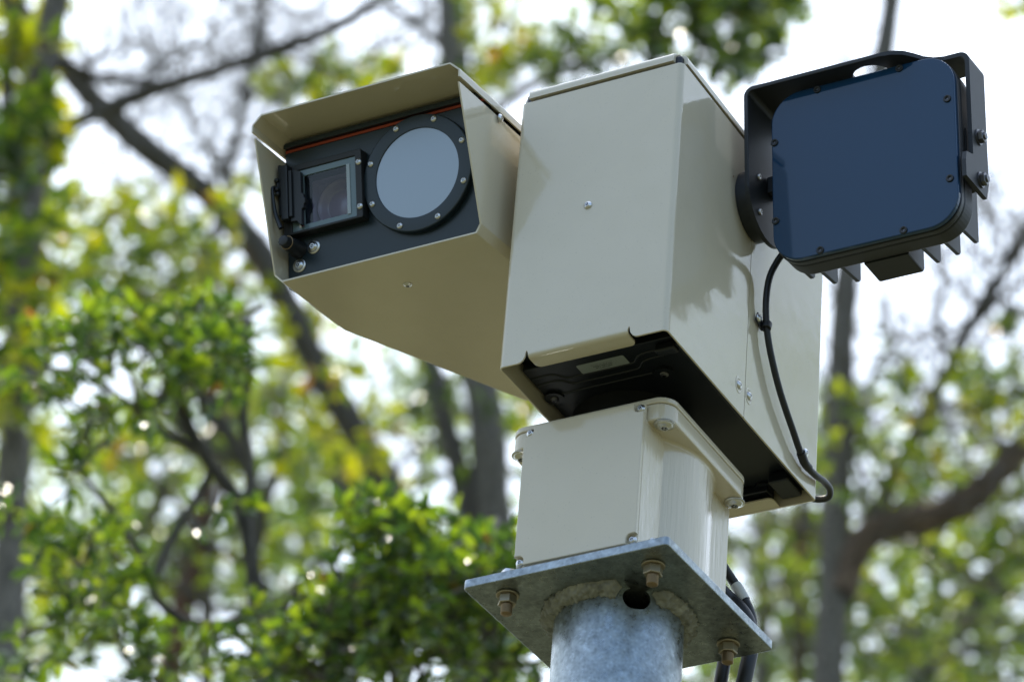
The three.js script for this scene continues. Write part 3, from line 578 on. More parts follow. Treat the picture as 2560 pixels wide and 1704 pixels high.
{
  const zz = -0.368;
  cableThing('signal_cable', 'thin black cable with a white sleeve behind the pedestal', P(-0.0818, -0.131, zz), [[-0.10, -0.085, -0.325], [-0.092, -0.112, -0.352], [-0.0840, -0.129, zz], [-0.0765, -0.142, zz - 0.003], [-0.0690, -0.157, zz - 0.006], [-0.0600, -0.180, zz - 0.008], [-0.058, -0.215, zz - 0.008], [-0.066, -0.260, zz - 0.006], [-0.080, -0.330, zz], [-0.090, -0.42, -0.345], [-0.098, -0.60, -0.315], [-0.10, -1.2, -0.300]].map(p => P(...p)), 0.0060);
  const o = scene.children.at(-1), b = o.position;
  part(o, 'white_sleeve', boxUV(bar([P(-0.0805, -0.1350, zz - 0.0015), P(-0.0760, -0.1430, zz - 0.0032), P(-0.0690, -0.1570, zz - 0.006)].map(p => p.clone().sub(b)), 0.0072, 0.0070, 16, 12)), M.white);
  cableThing('power_cable', 'thick black cable bending over the rear corner of the square steel plate', P(-0.08, -0.155, zz), [[-0.115, -0.110, -0.325], [-0.100, -0.140, -0.345], [-0.0850, -0.158, zz + 0.002], [-0.0720, -0.172, zz + 0.002], [-0.0600, -0.194, zz], [-0.0560, -0.225, zz - 0.002], [-0.060, -0.262, zz], [-0.070, -0.310, zz], [-0.082, -0.42, -0.343], [-0.088, -0.60, -0.312], [-0.09, -1.2, -0.298]].map(p => P(...p)), 0.0098);
  cableThing('control_cable', 'black cable hanging between the pole and the thick cable under the plate', P(-0.10, -0.16, zz), [[-0.125, -0.110, -0.325], [-0.112, -0.150, -0.352], [-0.097, -0.180, zz], [-0.090, -0.220, zz], [-0.0930, -0.260, zz], [-0.100, -0.310, zz], [-0.112, -0.42, -0.343], [-0.118, -0.60, -0.312], [-0.12, -1.2, -0.298]].map(p => P(...p)), 0.0085);
}
// ================================================================ ground
{
  const litter = tint(512, (u, v) => { const a = tnoise(u, v, 9, 1), b = tnoise(u, v, 40, 3), c = tnoise(u, v, 110, 6); const k = 0.50 + 0.12 * a + 0.10 * b + 0.10 * c; return [k * 1.02, k * 0.98, k * 0.72]; }, [0.35]);
  const g = new THREE.PlaneGeometry(500, 500, 1, 1).rotateX(-Math.PI / 2);
  const uv = g.attributes.uv, p = g.attributes.position; for (let i = 0; i < p.count; i++) uv.setXY(i, p.getX(i), p.getZ(i));
  const ground = new THREE.Mesh(g, std({ color: rgb(0.42, 0.44, 0.36), map: litter, roughness: 0.95 }));
  ground.name = 'ground'; ground.userData = { kind: 'structure', label: 'dry leaf-strewn ground under the trees', category: 'ground' }; ground.receiveShadow = true; scene.add(ground);
}
// ================================================================ trees behind
// a sight line through a point of the picture (2356 x 1568), taken to a given level distance from the camera
const camPos = camera.position.clone(), camQt = camera.quaternion.clone();
const K = 1.2;                                                      // how far back the trees stand
function at(px, py, h) {
  const f = 9500 / 1.0866, d = V3((px - 1178) / f, -(py - 784) / f, -1).applyQuaternion(camQt);
  return camPos.clone().addScaledVector(d, h * K / Math.hypot(d.x, d.z));
}
const mpp = h => h * K / 0.838 / (9500 / 1.0866);                     // metres per picture point at that distance
const camR = V3(1, 0, 0).applyQuaternion(camQt), camF = V3(0, 0, -1).applyQuaternion(camQt), camD = camF.clone().setY(0).normalize();

function leafMat() { return phy({ color: rgb(1, 1, 1), vertexColors: true, roughness: 0.97, transmission: 0.62, thickness: 0, clearcoat: 1, clearcoatRoughness: 0.26, side: THREE.DoubleSide }); }
const LEAF = leafMat();
const bark = (r, g, b) => std({ color: rgb(r, g, b), map: barkMap, roughness: 0.9, bumpMap: barkBump, bumpScale: 0.012 });
const BARK = { grey: bark(0.34, 0.32, 0.28), dark: bark(0.19, 0.175, 0.15), brown: bark(0.30, 0.22, 0.16), red: bark(0.30, 0.165, 0.105) };

class Foliage {
  constructor() { this.p = []; this.n = []; this.c = []; this.i = []; this.tw = []; }
  leaf(o, dir, nrm, L, w, col) {
    const b = this.p.length / 3, s = V3().crossVectors(dir, nrm).normalize(), up = V3().crossVectors(s, dir).normalize();
    const fold = 0.16 * w, droop = rr(-0.02, 0.14) * L;
    const q = (t, k, f) => { const v = o.clone().addScaledVector(dir, L * t).addScaledVector(s, w * k).addScaledVector(up, f - droop * t * t); this.p.push(v.x, v.y, v.z); };
    q(0, 0, 0); q(0.35, 0.5, fold); q(0.35, -0.5, fold); q(0.42, 0, 0); q(0.75, 0.36, fold * 0.8); q(0.75, -0.36, fold * 0.8); q(1, 0, 0);
    const l = up.clone().addScaledVector(s, 0.3).normalize(), r = up.clone().addScaledVector(s, -0.3).normalize();
    for (const v of [up, r, l, up, r, l, up]) this.n.push(v.x, v.y, v.z);
    for (let k = 0; k < 7; k++) this.c.push(col[0], col[1], col[2]);
    this.i.push(b, b + 1, b + 3, b, b + 3, b + 2, b + 1, b + 4, b + 3, b + 2, b + 3, b + 5, b + 3, b + 4, b + 6, b + 3, b + 6, b + 5);
  }
  twig(a, b, r0, r1) { // three-sided
    const d = b.clone().sub(a), u = V3(0.3, 0.9, 0.2).cross(d).normalize(), v = d.clone().cross(u).normalize(), k = this.tw.length / 9;
    const ring = (o, r) => [0, 1, 2].map(q => { const t = q / 3 * 2 * Math.PI; return o.clone().addScaledVector(u, r * Math.cos(t)).addScaledVector(v, r * Math.sin(t)); });
    const A = ring(a, r0), B = ring(b, r1), put = (...x) => x.forEach(y => this.tw.push(y.x, y.y, y.z));
    for (let q = 0; q < 3; q++) { const w = (q + 1) % 3; put(A[q], A[w], B[q]); put(B[q], A[w], B[w]); }
  }
  // a spray: a twig with leaves set along it
  spray(o, dir, len, n, L, ratio, pal, r = 0.003) {
    const end = o.clone().addScaledVector(dir, len);
    const mid = o.clone().lerp(end, 0.5).add(V3(gauss(), gauss(), gauss()).multiplyScalar(len * 0.08));
    this.twig(o, mid, r, r * 0.8); this.twig(mid, end, r * 0.8, r * 0.4);
    for (let k = 0; k < n; k++) {
      const t = 0.25 + 0.75 * (k + rnd()) / n, at_ = t < 0.5 ? o.clone().lerp(mid, t * 2) : mid.clone().lerp(end, t * 2 - 1);
      const d = dir.clone().multiplyScalar(0.7).add(V3(gauss(), gauss() * 0.7 - 0.05, gauss()).multiplyScalar(1.1)).normalize();
      const nr = V3(gauss() * 0.6, 1, gauss() * 0.6).normalize();
      const c = pal(), s = rr(0.7, 1.15);
      this.leaf(at_, d, nr, L * s, L * s * ratio, c.map((x, i) => x * (i === 0 ? 1.28 : 1.4)));
    }
  }
  // a clump round a picture point: radii in picture points
  clump(px, py, h, rx, ry, sprays, o = {}) {
    const { L = 0.075, ratio = 0.42, pal = PAL.mid, n = 7, depth = 0.9, from = null, len = 0.13 } = o;
    const m = mpp(h), c = at(px, py, h), root = from ?? c.clone().add(V3(0, -ry * m * 0.6, 0));
    for (let k = 0; k < sprays; k++) {
      let x, y, z; do { x = rr(-1, 1); y = rr(-1, 1); z = rr(-1, 1); } while (x * x + y * y + z * z > 1);
      // uneven edge: thin out where slow noise is low
      const p = c.clone().addScaledVector(camR, x * rx * m).add(V3(0, y * ry * m * 1.15, 0)).addScaledVector(c.clone().sub(camPos).normalize(), z * depth * K);
      if (noise.noise(p.x * 2.3, p.y * 2.3, p.z * 2.3) < (o.thin ?? -0.18)) continue;
      const dir = p.clone().sub(root).normalize().multiplyScalar(0.8).add(V3(gauss(), gauss() + 0.15, gauss()).multiplyScalar(0.6)).normalize();
      this.spray(p, dir, len * K * rr(0.6, 1.2), n, L * K, ratio, pal, 0.004);
      if (rnd() < (o.stalk ?? 0.35)) { const q = p.clone().lerp(root, rr(0.25, 0.6)).add(V3(gauss(), gauss(), gauss()).multiplyScalar(0.08)); this.twig(q, p, 0.008, 0.004); }
    }
  }
  // bare branching twigs from a point
  bare(a, dir, len, r, depth) {
    const b = a.clone().addScaledVector(dir, len); this.twig(a, b, r, r * 0.7);
    if (depth <= 0) return;
    const n = rnd() < 0.6 ? 2 : 3;
    for (let k = 0; k < n; k++) { const d = dir.clone().add(V3(gauss(), gauss(), gauss()).multiplyScalar(0.75)).normalize(); this.bare(k ? a.clone().lerp(b, rr(0.4, 0.95)) : b, d, len * rr(0.6, 0.9), r * 0.68, depth - 1); }
  }
  build(tree, crown, barkM) {
    const o = tree.position;
    if (this.i.length) {
      const g = new THREE.BufferGeometry(), p = this.p; for (let k = 0; k < p.length; k += 3) { p[k] -= o.x; p[k + 1] -= o.y; p[k + 2] -= o.z; }
      g.setAttribute('position', new THREE.Float32BufferAttribute(p, 3)); g.setAttribute('normal', new THREE.Float32BufferAttribute(this.n, 3)); g.setAttribute('color', new THREE.Float32BufferAttribute(this.c, 3)); g.setIndex(this.i);
      part(tree, crown, g, LEAF);
    }
    if (this.tw.length) {
      const p = this.tw; for (let k = 0; k < p.length; k += 3) { p[k] -= o.x; p[k + 1] -= o.y; p[k + 2] -= o.z; }
      const g = new THREE.BufferGeometry(); g.setAttribute('position', new THREE.Float32BufferAttribute(p, 3)); g.computeVertexNormals();
      const m = part(tree, 'twigs', g, TWIG); m.userData.kind = 'stuff';
    }
    leaves += this.i.length / 18; twigs += this.tw.length / 54;
  }
}
let leaves = 0, twigs = 0;
const TWIG = std({ color: rgb(0.13, 0.115, 0.095), roughness: 0.9 });
const mix = (a, b, t) => a.map((x, i) => x + (b[i] - x) * t);
const pick = list => { let t = rnd(); for (const [w, a, b] of list) { if ((t -= w) <= 0) return mix(a, b, rnd()); } return list[0][1]; };
const PAL = {
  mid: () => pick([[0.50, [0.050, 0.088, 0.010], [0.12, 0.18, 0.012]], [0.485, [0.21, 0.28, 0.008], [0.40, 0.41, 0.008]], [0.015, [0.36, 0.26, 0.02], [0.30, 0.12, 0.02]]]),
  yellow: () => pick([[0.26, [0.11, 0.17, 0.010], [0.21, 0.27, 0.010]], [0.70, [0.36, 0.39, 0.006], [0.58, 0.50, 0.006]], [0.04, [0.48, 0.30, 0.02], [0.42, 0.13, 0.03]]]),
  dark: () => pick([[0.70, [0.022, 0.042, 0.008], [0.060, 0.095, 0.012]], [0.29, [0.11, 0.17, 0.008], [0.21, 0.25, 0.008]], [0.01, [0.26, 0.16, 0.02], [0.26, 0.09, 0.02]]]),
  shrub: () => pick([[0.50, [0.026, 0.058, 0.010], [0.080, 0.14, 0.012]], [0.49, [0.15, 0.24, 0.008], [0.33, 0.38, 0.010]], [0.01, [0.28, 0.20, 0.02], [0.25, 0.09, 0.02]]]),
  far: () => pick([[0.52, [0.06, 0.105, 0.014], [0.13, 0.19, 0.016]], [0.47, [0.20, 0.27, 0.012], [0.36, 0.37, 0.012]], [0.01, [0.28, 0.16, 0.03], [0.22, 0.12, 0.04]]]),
};
// trunk from the ground through picture points [px, py] at one level distance
function tree(name, label, category, h, group) {
  const t = thing(name, label, category, V3(0, 0, 0), group); t.userData.h = undefined; delete t.userData.h; t.h_ = h; t.f = new Foliage(); return t;
}
function trunk(t, pts, w0, w1, mat, toGround = true, nm = 'trunk', h = t.h_) {
  const m = mpp(h), P3 = pts.map(([x, y, dh = 0]) => at(x, y, h + dh));
  if (toGround) {
    const a = P3[0], d = P3[0].clone().sub(P3[1]), g = V3(a.x + d.x / Math.max(-d.y, 0.2) * -0.0, 0, a.z);
    const lean = Math.min(0.35, Math.hypot(d.x, d.z) / Math.max(0.3, Math.abs(d.y))), hd_ = V3(d.x, 0, d.z); if (hd_.length() > 0) hd_.normalize();
    const b = V3(a.x, 0, a.z).addScaledVector(hd_, lean * a.y * 0.5); P3.unshift(b.clone().setY(-0.05), b.clone().lerp(a, 0.5).addScaledVector(hd_, -0.05));
    t.position.set(b.x, 0, b.z);
  }
  const k = toGround ? 1.5 : 1;
  const g = bar(P3, w0 * m / 2 * k, w1 * m / 2, 14, P3.length * 8, 0.28); g.translate(-t.position.x, -t.position.y, -t.position.z);
  part(t, nm, g, mat); return P3;
}
const finish = t => { t.f.build(t, 'crown', null); delete t.f; };
// bare twigs set along a limb
function twiggy(t, P3, n, len, r, depth, bias = V3(0, 0.3, 0)) {
  const c = new THREE.CatmullRomCurve3(P3, false, 'centripetal');
  for (let k = 0; k < n; k++) { const q = c.getPoint(rr(0.1, 1)); t.f.bare(q, V3(gauss(), gauss(), gauss()).add(bias).normalize(), len * K * rr(0.5, 1.2), r * K, depth); }
}
{ // slim tree at the picture's left edge with a long bare limb
  const t = tree('slim_tree', 'slim grey tree at the left edge with yellow-green leaves and a long bare limb', 'tree', 9.2);
  trunk(t, [[10, 1560], [28, 1100], [48, 800], [64, 500], [92, 200], [128, 0], [160, -180], [170, -500]], 74, 58, BARK.grey);
  const L1 = trunk(t, [[92, 320], [200, 268], [360, 205], [530, 150], [700, 92], [800, 45], [885, -10], [980, -60]], 36, 24, BARK.dark, false, 'limb');
  const L2 = trunk(t, [[95, 150], [150, 150], [215, 178], [290, 182], [370, 190]], 30, 12, BARK.dark, false, 'limb');
  twiggy(t, L1, 40, 0.18, 0.0035, 3); twiggy(t, L2, 10, 0.2, 0.006, 3);
  trunk(t, [[30, 420], [15, 250], [22, 60], [10, -100]], 34, 26, BARK.dark, false, 'limb');
  for (const [x, y, rx, ry, n, p] of [[55, 60, 45, 90, 24, 'yellow'], [70, 190, 40, 70, 18, 'yellow'], [100, 265, 40, 45, 14, 'yellow'], [25, 300, 50, 80, 22, 'mid'], [40, 420, 60, 80, 30, 'dark'], [85, 500, 55, 60, 22, 'mid'], [30, 600, 50, 70, 22, 'mid'], [30, 720, 40, 60, 16, 'yellow'], [40, 850, 50, 60, 20, 'yellow'], [20, 960, 40, 60, 16, 'yellow'], [60, 880, 45, 30, 10, 'dark']]) t.f.clump(x, y, 9.2, rx, ry, n, { pal: PAL[p], depth: 0.4, L: 0.085, ratio: 0.5 });
  finish(t);
}
{ // leaning tree
  const t = tree('leaning_tree', 'tall dark tree leaning left with its trunk running behind the camera housing', 'tree', 11.5);
  const T = trunk(t, [[1060, 1480], [975, 1290], [860, 1060], [745, 870], [655, 690], [590, 570], [470, 440], [320, 330], [215, 230], [130, 130], [40, 20], [-60, -120]], 78, 50, BARK.dark);
  const L1 = trunk(t, [[640, 660], [560, 560], [440, 420], [330, 340], [250, 250]], 44, 26, BARK.brown, false, 'limb');
  twiggy(t, L1, 10, 0.25, 0.007, 2); twiggy(t, T.slice(4), 16, 0.28, 0.007, 2);
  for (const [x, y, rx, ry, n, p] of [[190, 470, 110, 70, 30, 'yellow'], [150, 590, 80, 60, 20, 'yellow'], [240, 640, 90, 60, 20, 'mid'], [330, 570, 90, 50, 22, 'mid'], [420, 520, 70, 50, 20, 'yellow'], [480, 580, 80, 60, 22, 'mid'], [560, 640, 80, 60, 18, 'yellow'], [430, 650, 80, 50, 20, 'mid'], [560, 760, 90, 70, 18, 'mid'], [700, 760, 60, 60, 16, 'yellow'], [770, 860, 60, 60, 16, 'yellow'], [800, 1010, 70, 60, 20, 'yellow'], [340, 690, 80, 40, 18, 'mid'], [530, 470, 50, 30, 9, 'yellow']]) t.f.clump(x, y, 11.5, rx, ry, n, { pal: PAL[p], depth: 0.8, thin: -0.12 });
  finish(t);
}
{ // twiggy bare tree, upper left
  const t = tree('bare_tree', 'bare twiggy tree filling the sky above the camera housing', 'tree', 14);
  const T = trunk(t, [[470, 1600], [478, 1200], [485, 900], [480, 650], [520, 420], [560, 230], [600, 40], [620, -150]], 44, 18, BARK.grey);
  const L = trunk(t, [[520, 420], [430, 260], [350, 120], [300, -40]], 16, 9, BARK.grey, false, 'limb');
  const L2 = trunk(t, [[560, 250], [640, 130], [560, 40], [480, -60]], 16, 9, BARK.grey, false, 'limb');
  const L3 = trunk(t, [[540, 330], [680, 280], [830, 150], [980, 20]], 16, 9, BARK.grey, false, 'limb');
  for (const l of [T.slice(5), L, L2, L3]) twiggy(t, l, 30, 0.32, 0.004, 3, V3(0, 0.1, 0));
  finish(t);
}
{ // central trunk
  const t = tree('straight_tree', 'straight grey tree rising between the camera housing and the central box', 'tree', 13);
  const T = trunk(t, [[1140, 1560], [1135, 1250], [1122, 1000], [1098, 800], [1070, 500], [1048, 150], [1036, 0], [1025, -200], [1020, -500]], 104, 60, BARK.grey);
  trunk(t, [[1075, 1300], [1060, 1100], [1020, 960], [1000, 860], [960, 780]], 60, 40, BARK.dark, false, 'limb');
  const L = trunk(t, [[1040, 120], [960, 60], [900, 10], [850, -60]], 22, 12, BARK.dark, false, 'limb');
  const L2 = trunk(t, [[1060, 420], [1150, 250], [1300, 160], [1480, 80], [1560, -20]], 24, 14, BARK.dark, false, 'limb');
  twiggy(t, L, 12, 0.3, 0.007, 2); twiggy(t, L2, 10, 0.3, 0.007, 2);
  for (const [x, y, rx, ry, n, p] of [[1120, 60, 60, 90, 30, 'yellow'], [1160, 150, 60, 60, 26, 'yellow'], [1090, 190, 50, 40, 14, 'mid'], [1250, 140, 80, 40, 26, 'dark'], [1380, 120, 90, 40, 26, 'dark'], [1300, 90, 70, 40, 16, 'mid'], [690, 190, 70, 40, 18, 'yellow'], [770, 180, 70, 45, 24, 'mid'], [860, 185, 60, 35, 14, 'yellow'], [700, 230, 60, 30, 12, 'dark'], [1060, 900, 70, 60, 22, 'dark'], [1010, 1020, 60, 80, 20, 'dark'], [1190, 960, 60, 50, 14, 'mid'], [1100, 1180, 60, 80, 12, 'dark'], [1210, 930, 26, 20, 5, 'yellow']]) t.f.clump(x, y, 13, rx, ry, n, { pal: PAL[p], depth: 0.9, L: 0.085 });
  finish(t);
}
{ // overhanging crown top right of centre
  const t = tree('overhanging_tree', 'tree whose dark leafy bough hangs down above the central box', 'tree', 10.5);
  const T = trunk(t, [[1395, 1600], [1400, 1100], [1440, 600], [1490, 200], [1530, 0], [1560, -200]], 40, 26, BARK.dark);
  trunk(t, [[1640, 190], [1690, 90], [1740, -40], [1760, -160]], 20, 12, BARK.dark, false, 'limb');
  trunk(t, [[1470, 260], [1500, 120], [1520, 20]], 18, 12, BARK.dark, false, 'limb');
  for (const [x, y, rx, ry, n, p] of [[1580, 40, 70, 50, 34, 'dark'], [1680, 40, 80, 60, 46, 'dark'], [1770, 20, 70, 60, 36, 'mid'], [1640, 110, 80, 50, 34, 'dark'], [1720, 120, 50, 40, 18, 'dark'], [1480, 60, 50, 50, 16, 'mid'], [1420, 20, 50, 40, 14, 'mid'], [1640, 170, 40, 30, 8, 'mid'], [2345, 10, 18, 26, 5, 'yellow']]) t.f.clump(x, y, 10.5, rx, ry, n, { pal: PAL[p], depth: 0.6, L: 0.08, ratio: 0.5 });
  finish(t);
}
{ // right-hand tree with big forking limbs
  const t = tree('forked_tree', 'grey tree behind the floodlight with two thick limbs forking right', 'tree', 12);
  const T = trunk(t, [[1905, 1600], [1920, 1300], [1930, 1000], [1946, 660], [1985, 350], [2042, 80], [2056, -80], [2060, -400]], 88, 40, BARK.grey);
  const L1 = trunk(t, [[1930, 1370], [1960, 1290], [2010, 1225], [2160, 1185], [2240, 1140], [2310, 1075], [2420, 960]], 74, 54, BARK.brown, false, 'limb');
  const L2 = trunk(t, [[2005, 1230], [2040, 1130], [2095, 1030], [2140, 930], [2190, 840], [2225, 765], [2290, 650], [2420, 470]], 40, 22, BARK.dark, false, 'limb');
  const L3 = trunk(t, [[2225, 765], [2300, 690], [2420, 600]], 18, 10, BARK.dark, false, 'limb');
  for (const b of [[[2030, 1150], [2120, 1250], [2250, 1330], [2400, 1380]], [[2140, 930], [2240, 940], [2330, 900], [2400, 900]], [[2190, 840], [2150, 720], [2180, 640], [2150, 560]], [[2100, 1560], [2210, 1500], [2330, 1480], [2420, 1440]], [[2340, 560], [2290, 600], [2230, 570]], [[1940, 1040], [1990, 960], [2010, 860], [2060, 780]]]) twiggy(t, trunk(t, b, 16, 8, BARK.dark, false, 'limb'), 8, 0.3, 0.006, 2);
  twiggy(t, L2, 26, 0.3, 0.007, 2); twiggy(t, L1, 16, 0.3, 0.007, 2); twiggy(t, L3, 12, 0.3, 0.007, 3); twiggy(t, T.slice(4), 14, 0.35, 0.007, 2);
  for (const [x, y, rx, ry, n, p] of [[2010, 760, 60, 60, 14, 'dark'], [2110, 820, 90, 50, 18, 'dark'], [2240, 860, 90, 60, 22, 'mid'], [2330, 900, 60, 50, 14, 'mid'], [2050, 920, 60, 40, 12, 'mid'], [2150, 960, 70, 50, 14, 'yellow'], [1905, 900, 40, 60, 10, 'mid'], [1900, 1090, 40, 70, 12, 'mid'], [2300, 1000, 60, 40, 10, 'yellow'], [2330, 760, 50, 60, 10, 'dark'], [2010, 1040, 50, 50, 12, 'mid'], [2110, 1100, 60, 50, 14, 'mid']]) t.f.clump(x, y, 12, rx, ry, n, { pal: PAL[p], depth: 0.9, thin: -0.05 });
  finish(t);
}
{ // slanting tree, lower right corner
  const t = tree('slanting_tree', 'dark slanting tree crossing the lower right corner', 'tree', 14.5);
  const T = trunk(t, [[2060, 1690], [2130, 1540], [2205, 1430], [2290, 1320], [2420, 1160], [2560, 980]], 50, 36, BARK.dark);
  const L = trunk(t, [[2205, 1430], [2120, 1290], [2010, 1180], [1980, 1100]], 18, 10, BARK.dark, false, 'limb');
  twiggy(t, T.slice(2), 14, 0.4, 0.01, 3); twiggy(t, L, 8, 0.4, 0.01, 3);
  for (const [x, y, rx, ry, n] of [[2080, 1330, 120, 70, 40], [2220, 1290, 120, 70, 40], [2300, 1400, 120, 90, 46], [2060, 1440, 110, 70, 34], [2180, 1520, 140, 60, 46], [2330, 1540, 80, 60, 26], [2010, 1560, 100, 50, 26], [2290, 1190, 90, 60, 22]]) t.f.clump(x, y, 14.5, rx, ry, n, { pal: PAL.far, depth: 1.4, L: 0.1, ratio: 0.45, thin: -0.1 });
  finish(t);
}
{ // reddish trunk lower left
  const t = tree('red_barked_tree', 'reddish brown trunk showing between the leaves at lower left', 'tree', 14);
  trunk(t, [[370, 1640], [395, 1500], [425, 1380], [445, 1270], [480, 1150], [505, 1040], [500, 930], [480, 760], [470, 560]], 76, 44, BARK.red);
  for (const [x, y, rx, ry, n] of [[480, 1000, 110, 70, 26], [620, 960, 90, 80, 26], [380, 1200, 110, 70, 24], [640, 1110, 110, 80, 30], [760, 1130, 90, 80, 26], [560, 1300, 120, 80, 26], [700, 1250, 100, 70, 24]]) t.f.clump(x, y, 14, rx, ry, n, { pal: PAL.far, depth: 1.4, L: 0.1, ratio: 0.45, thin: -0.08 });
  finish(t);
}
{ // tangle of dark boughs behind the shrubs
  const t = tree('tangled_tree', 'dark many-branched tree behind the two glossy shrubs at lower left', 'tree', 12.6);
  const T = trunk(t, [[640, 1620], [625, 1420], [580, 1300], [600, 1180], [560, 1060], [500, 960], [420, 850], [330, 740], [290, 640]], 70, 26, BARK.dark);
  const B = [[[600, 1180], [650, 1040], [640, 900], [690, 760]], [[580, 1300], [460, 1240], [380, 1120], [260, 1040], [150, 1000]], [[500, 960], [510, 820], [470, 700], [500, 560]], [[625, 1420], [720, 1320], [800, 1180], [900, 1100], [960, 1000]], [[560, 1060], [440, 1010], [330, 900], [240, 860]], [[620, 1400], [500, 1400], [360, 1330], [200, 1340], [0, 1310], [-80, 1290]], [[800, 1180], [780, 1060], [820, 960]], [[380, 1120], [330, 1230], [230, 1290]]].map(b => trunk(t, b, 22, 9, BARK.dark, false, 'limb'));
  for (const b of B) twiggy(t, b, 7, 0.3, 0.006, 2);
  for (const [x, y, rx, ry, n] of [[690, 1000, 80, 70, 14], [860, 1120, 70, 60, 12], [300, 1060, 80, 60, 12], [120, 1330, 90, 50, 12], [640, 860, 60, 60, 8]]) t.f.clump(x, y, 12.6, rx, ry, n, { pal: PAL.yellow, depth: 0.9, L: 0.085, ratio: 0.45 });
  finish(t);
}
{ // glossy evergreen, lower left, nearer
  const h = 6.2, t = tree('glossy_evergreen', 'glossy dark green evergreen with forking stems in the lower left corner', 'shrub', h);
  trunk(t, [[600, 1580], [590, 1400], [568, 1230], [540, 1140], [470, 1050], [420, 950], [385, 860]], 66, 26, BARK.dark);
  trunk(t, [[568, 1230], [575, 1080], [560, 960], [575, 820], [560, 730]], 26, 12, BARK.dark, false, 'stem');
  trunk(t, [[350, 1330], [400, 1230], [450, 1150], [485, 1080]], 26, 14, BARK.dark, false, 'stem');
  trunk(t, [[590, 1420], [470, 1440], [370, 1390], [330, 1290], [250, 1170], [180, 1080]], 24, 10, BARK.dark, false, 'stem');
  trunk(t, [[385, 860], [330, 800], [270, 780]], 16, 8, BARK.dark, false, 'stem');
  trunk(t, [[470, 1050], [360, 980], [260, 900], [180, 840]], 20, 8, BARK.dark, false, 'stem');
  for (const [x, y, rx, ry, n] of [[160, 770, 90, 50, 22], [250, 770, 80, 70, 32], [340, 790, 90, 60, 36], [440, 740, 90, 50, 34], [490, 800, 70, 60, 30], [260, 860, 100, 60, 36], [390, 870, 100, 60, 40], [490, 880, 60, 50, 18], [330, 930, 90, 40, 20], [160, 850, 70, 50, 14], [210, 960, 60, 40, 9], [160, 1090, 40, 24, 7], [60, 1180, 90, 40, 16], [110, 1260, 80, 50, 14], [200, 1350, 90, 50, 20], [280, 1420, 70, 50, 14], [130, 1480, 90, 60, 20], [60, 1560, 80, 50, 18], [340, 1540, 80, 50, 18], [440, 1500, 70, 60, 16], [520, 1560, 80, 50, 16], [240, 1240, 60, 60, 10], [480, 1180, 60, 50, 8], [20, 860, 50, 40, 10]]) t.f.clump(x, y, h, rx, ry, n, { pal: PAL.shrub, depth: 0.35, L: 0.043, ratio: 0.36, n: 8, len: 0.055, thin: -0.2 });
  finish(t);
}
{ // glossy shrub, lower centre, nearer
  const h = 6.0, t = tree('glossy_shrub', 'bright glossy shrub reaching up to the left side of the steel plate', 'shrub', h);
  trunk(t, [[905, 1640], [900, 1500], [880, 1380], [850, 1290], [840, 1220]], 34, 12, BARK.dark);
  trunk(t, [[900, 1500], [980, 1380], [1040, 1290], [1090, 1230]], 18, 8, BARK.dark, false, 'stem');
  trunk(t, [[895, 1460], [790, 1390], [700, 1440], [640, 1420]], 16, 8, BARK.dark, false, 'stem');
  trunk(t, [[900, 1540], [1020, 1480], [1130, 1400]], 16, 8, BARK.dark, false, 'stem');
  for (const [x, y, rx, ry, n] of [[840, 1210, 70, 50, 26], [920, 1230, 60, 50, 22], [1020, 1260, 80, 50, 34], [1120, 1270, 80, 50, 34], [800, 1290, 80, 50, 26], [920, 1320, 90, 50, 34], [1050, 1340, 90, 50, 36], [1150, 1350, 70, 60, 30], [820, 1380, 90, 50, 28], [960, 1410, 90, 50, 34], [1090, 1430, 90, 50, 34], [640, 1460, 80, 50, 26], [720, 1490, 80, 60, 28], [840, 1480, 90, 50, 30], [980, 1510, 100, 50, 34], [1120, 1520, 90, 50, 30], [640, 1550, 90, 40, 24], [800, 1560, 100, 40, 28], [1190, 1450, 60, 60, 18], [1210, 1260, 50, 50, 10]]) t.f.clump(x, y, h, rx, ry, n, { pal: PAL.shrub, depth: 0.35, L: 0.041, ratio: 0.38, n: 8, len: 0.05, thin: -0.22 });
  finish(t);
}
{ // slender trees behind the pedestal
  for (const [x, w, h, lab, m] of [[1760, 40, 16, 'slender grey tree behind the pedestal, right of the pole', BARK.grey], [1845, 30, 15, 'thin brown tree between the pedestal and the forked tree', BARK.brown], [700, 34, 19, 'distant slender tree low down between the two glossy shrubs', BARK.grey]]) {
    const t = tree('slender_tree', lab, 'tree', h);
    const T = trunk(t, [[x - 10, 1600], [x, 1350], [x - 4, 1150], [x + 10, 900], [x + 20, 600]], w, w * 0.6, m);
    twiggy(t, T.slice(2, 5), 10, 0.5, 0.012, 3);
    for (const [dx, dy, rx, ry, n] of [[0, 1200, 80, 60, 14], [30, 1080, 80, 60, 14], [-40, 1330, 90, 70, 16], [50, 1420, 90, 70, 18], [-30, 1520, 100, 60, 18]]) t.f.clump(x + dx, dy, h, rx, ry, n, { pal: PAL.far, depth: 1.2, L: 0.1, ratio: 0.45, thin: -0.05 });
    finish(t);
  }
}
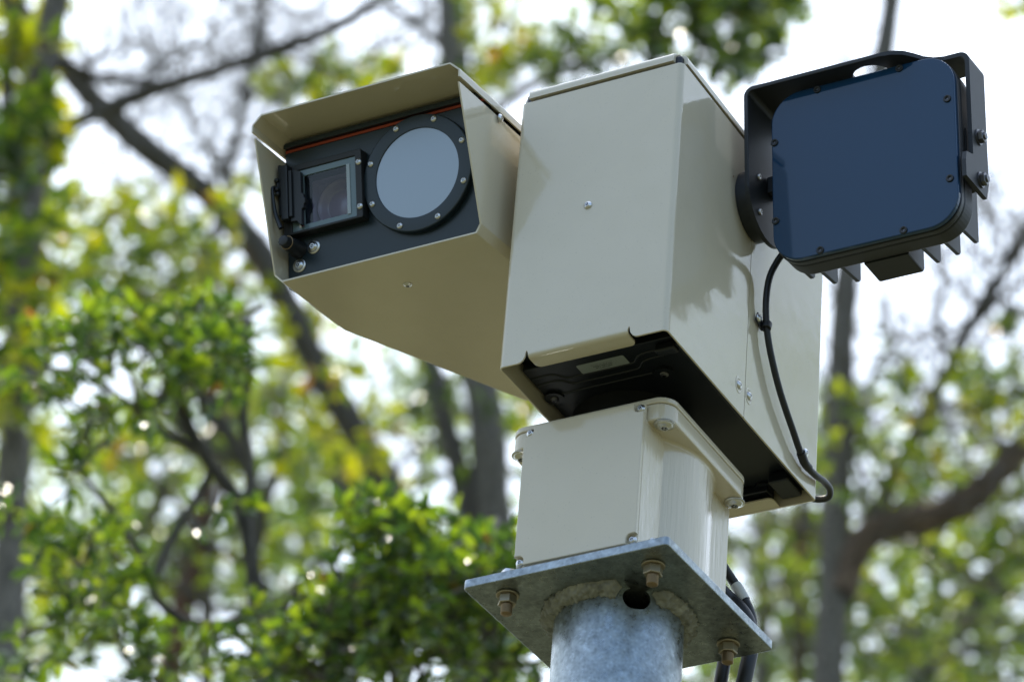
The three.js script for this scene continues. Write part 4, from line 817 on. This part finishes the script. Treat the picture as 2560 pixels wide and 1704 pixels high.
{ // far wood: one mass of leaves seen only as a blur of green and sky
  const f = new Foliage();
  for (let k = 0; k < 200; k++) {
    const x = rr(-60, 2420), y = 1620 - 860 * Math.pow(rnd(), 1.5) - (x < 560 ? 150 * rnd() : 0), h = rr(17, 26);
    if (x > 1850 && y < 900) continue;
    f.clump(x, y, h, rr(60, 120), rr(50, 100), 12, { pal: PAL.far, depth: 1.6, L: 0.14, ratio: 0.5, n: 6, len: 0.25, thin: -0.05, stalk: 0.5 });
  }
  // the wood goes on to the right and left of the picture, lower than the sun
  for (let k = 0; k < 230; k++) {
    const side = k % 4 === 0, a = side ? rr(-62, -22) : rr(16, 88), d = rr(14, 28), c = camD.clone().applyAxisAngle(V3(0, 1, 0), -a * D2R);
    const top = side ? 14 : 2.5 + (k % 3 ? 0.46 : 0.95) * d, p = camPos.clone().addScaledVector(c, d).setY(rr(1.0, top));
    const s0 = V3(c.z, 0, -c.x);
    for (let q = 0; q < 10; q++) { const o = p.clone().addScaledVector(s0, rr(-1, 1) * 1.6).addScaledVector(c, rr(-1, 1)).add(V3(0, rr(-1, 1) * 1.2, 0)); f.spray(o, V3(gauss(), gauss() + 0.2, gauss()).normalize(), 0.6, 7, 0.27, 0.5, PAL.far, 0.004); }
  }
  // open boughs to the right of the picture, mirrored in the side of the box
  for (let k = 0; k < 46; k++) {
    const a = 62 + gauss() * 9, el = 32 + gauss() * 7, d = rr(13, 17), c = camD.clone().applyAxisAngle(V3(0, 1, 0), -a * D2R), p = W.clone().addScaledVector(c, d).add(V3(0, d * Math.tan(el * D2R), 0));
    for (let q = 0; q < 4; q++) f.spray(p.clone().add(V3(gauss(), gauss(), gauss()).multiplyScalar(0.5)), V3(gauss(), gauss() + 0.2, gauss()).normalize(), 0.4, 6, 0.16, 0.5, PAL.far, 0.006);
  }
  const g = new THREE.BufferGeometry();
  g.setAttribute('position', new THREE.Float32BufferAttribute(f.p, 3)); g.setAttribute('normal', new THREE.Float32BufferAttribute(f.n, 3)); g.setAttribute('color', new THREE.Float32BufferAttribute(f.c, 3)); g.setIndex(f.i);
  const m = new THREE.Mesh(g, LEAF); m.name = 'distant_foliage'; m.castShadow = m.receiveShadow = true;
  m.userData = { kind: 'stuff', label: 'distant green foliage of the wood behind the trees', category: 'foliage' }; scene.add(m);
  leaves += f.i.length / 18;
}
renderer.render(scene, camera);
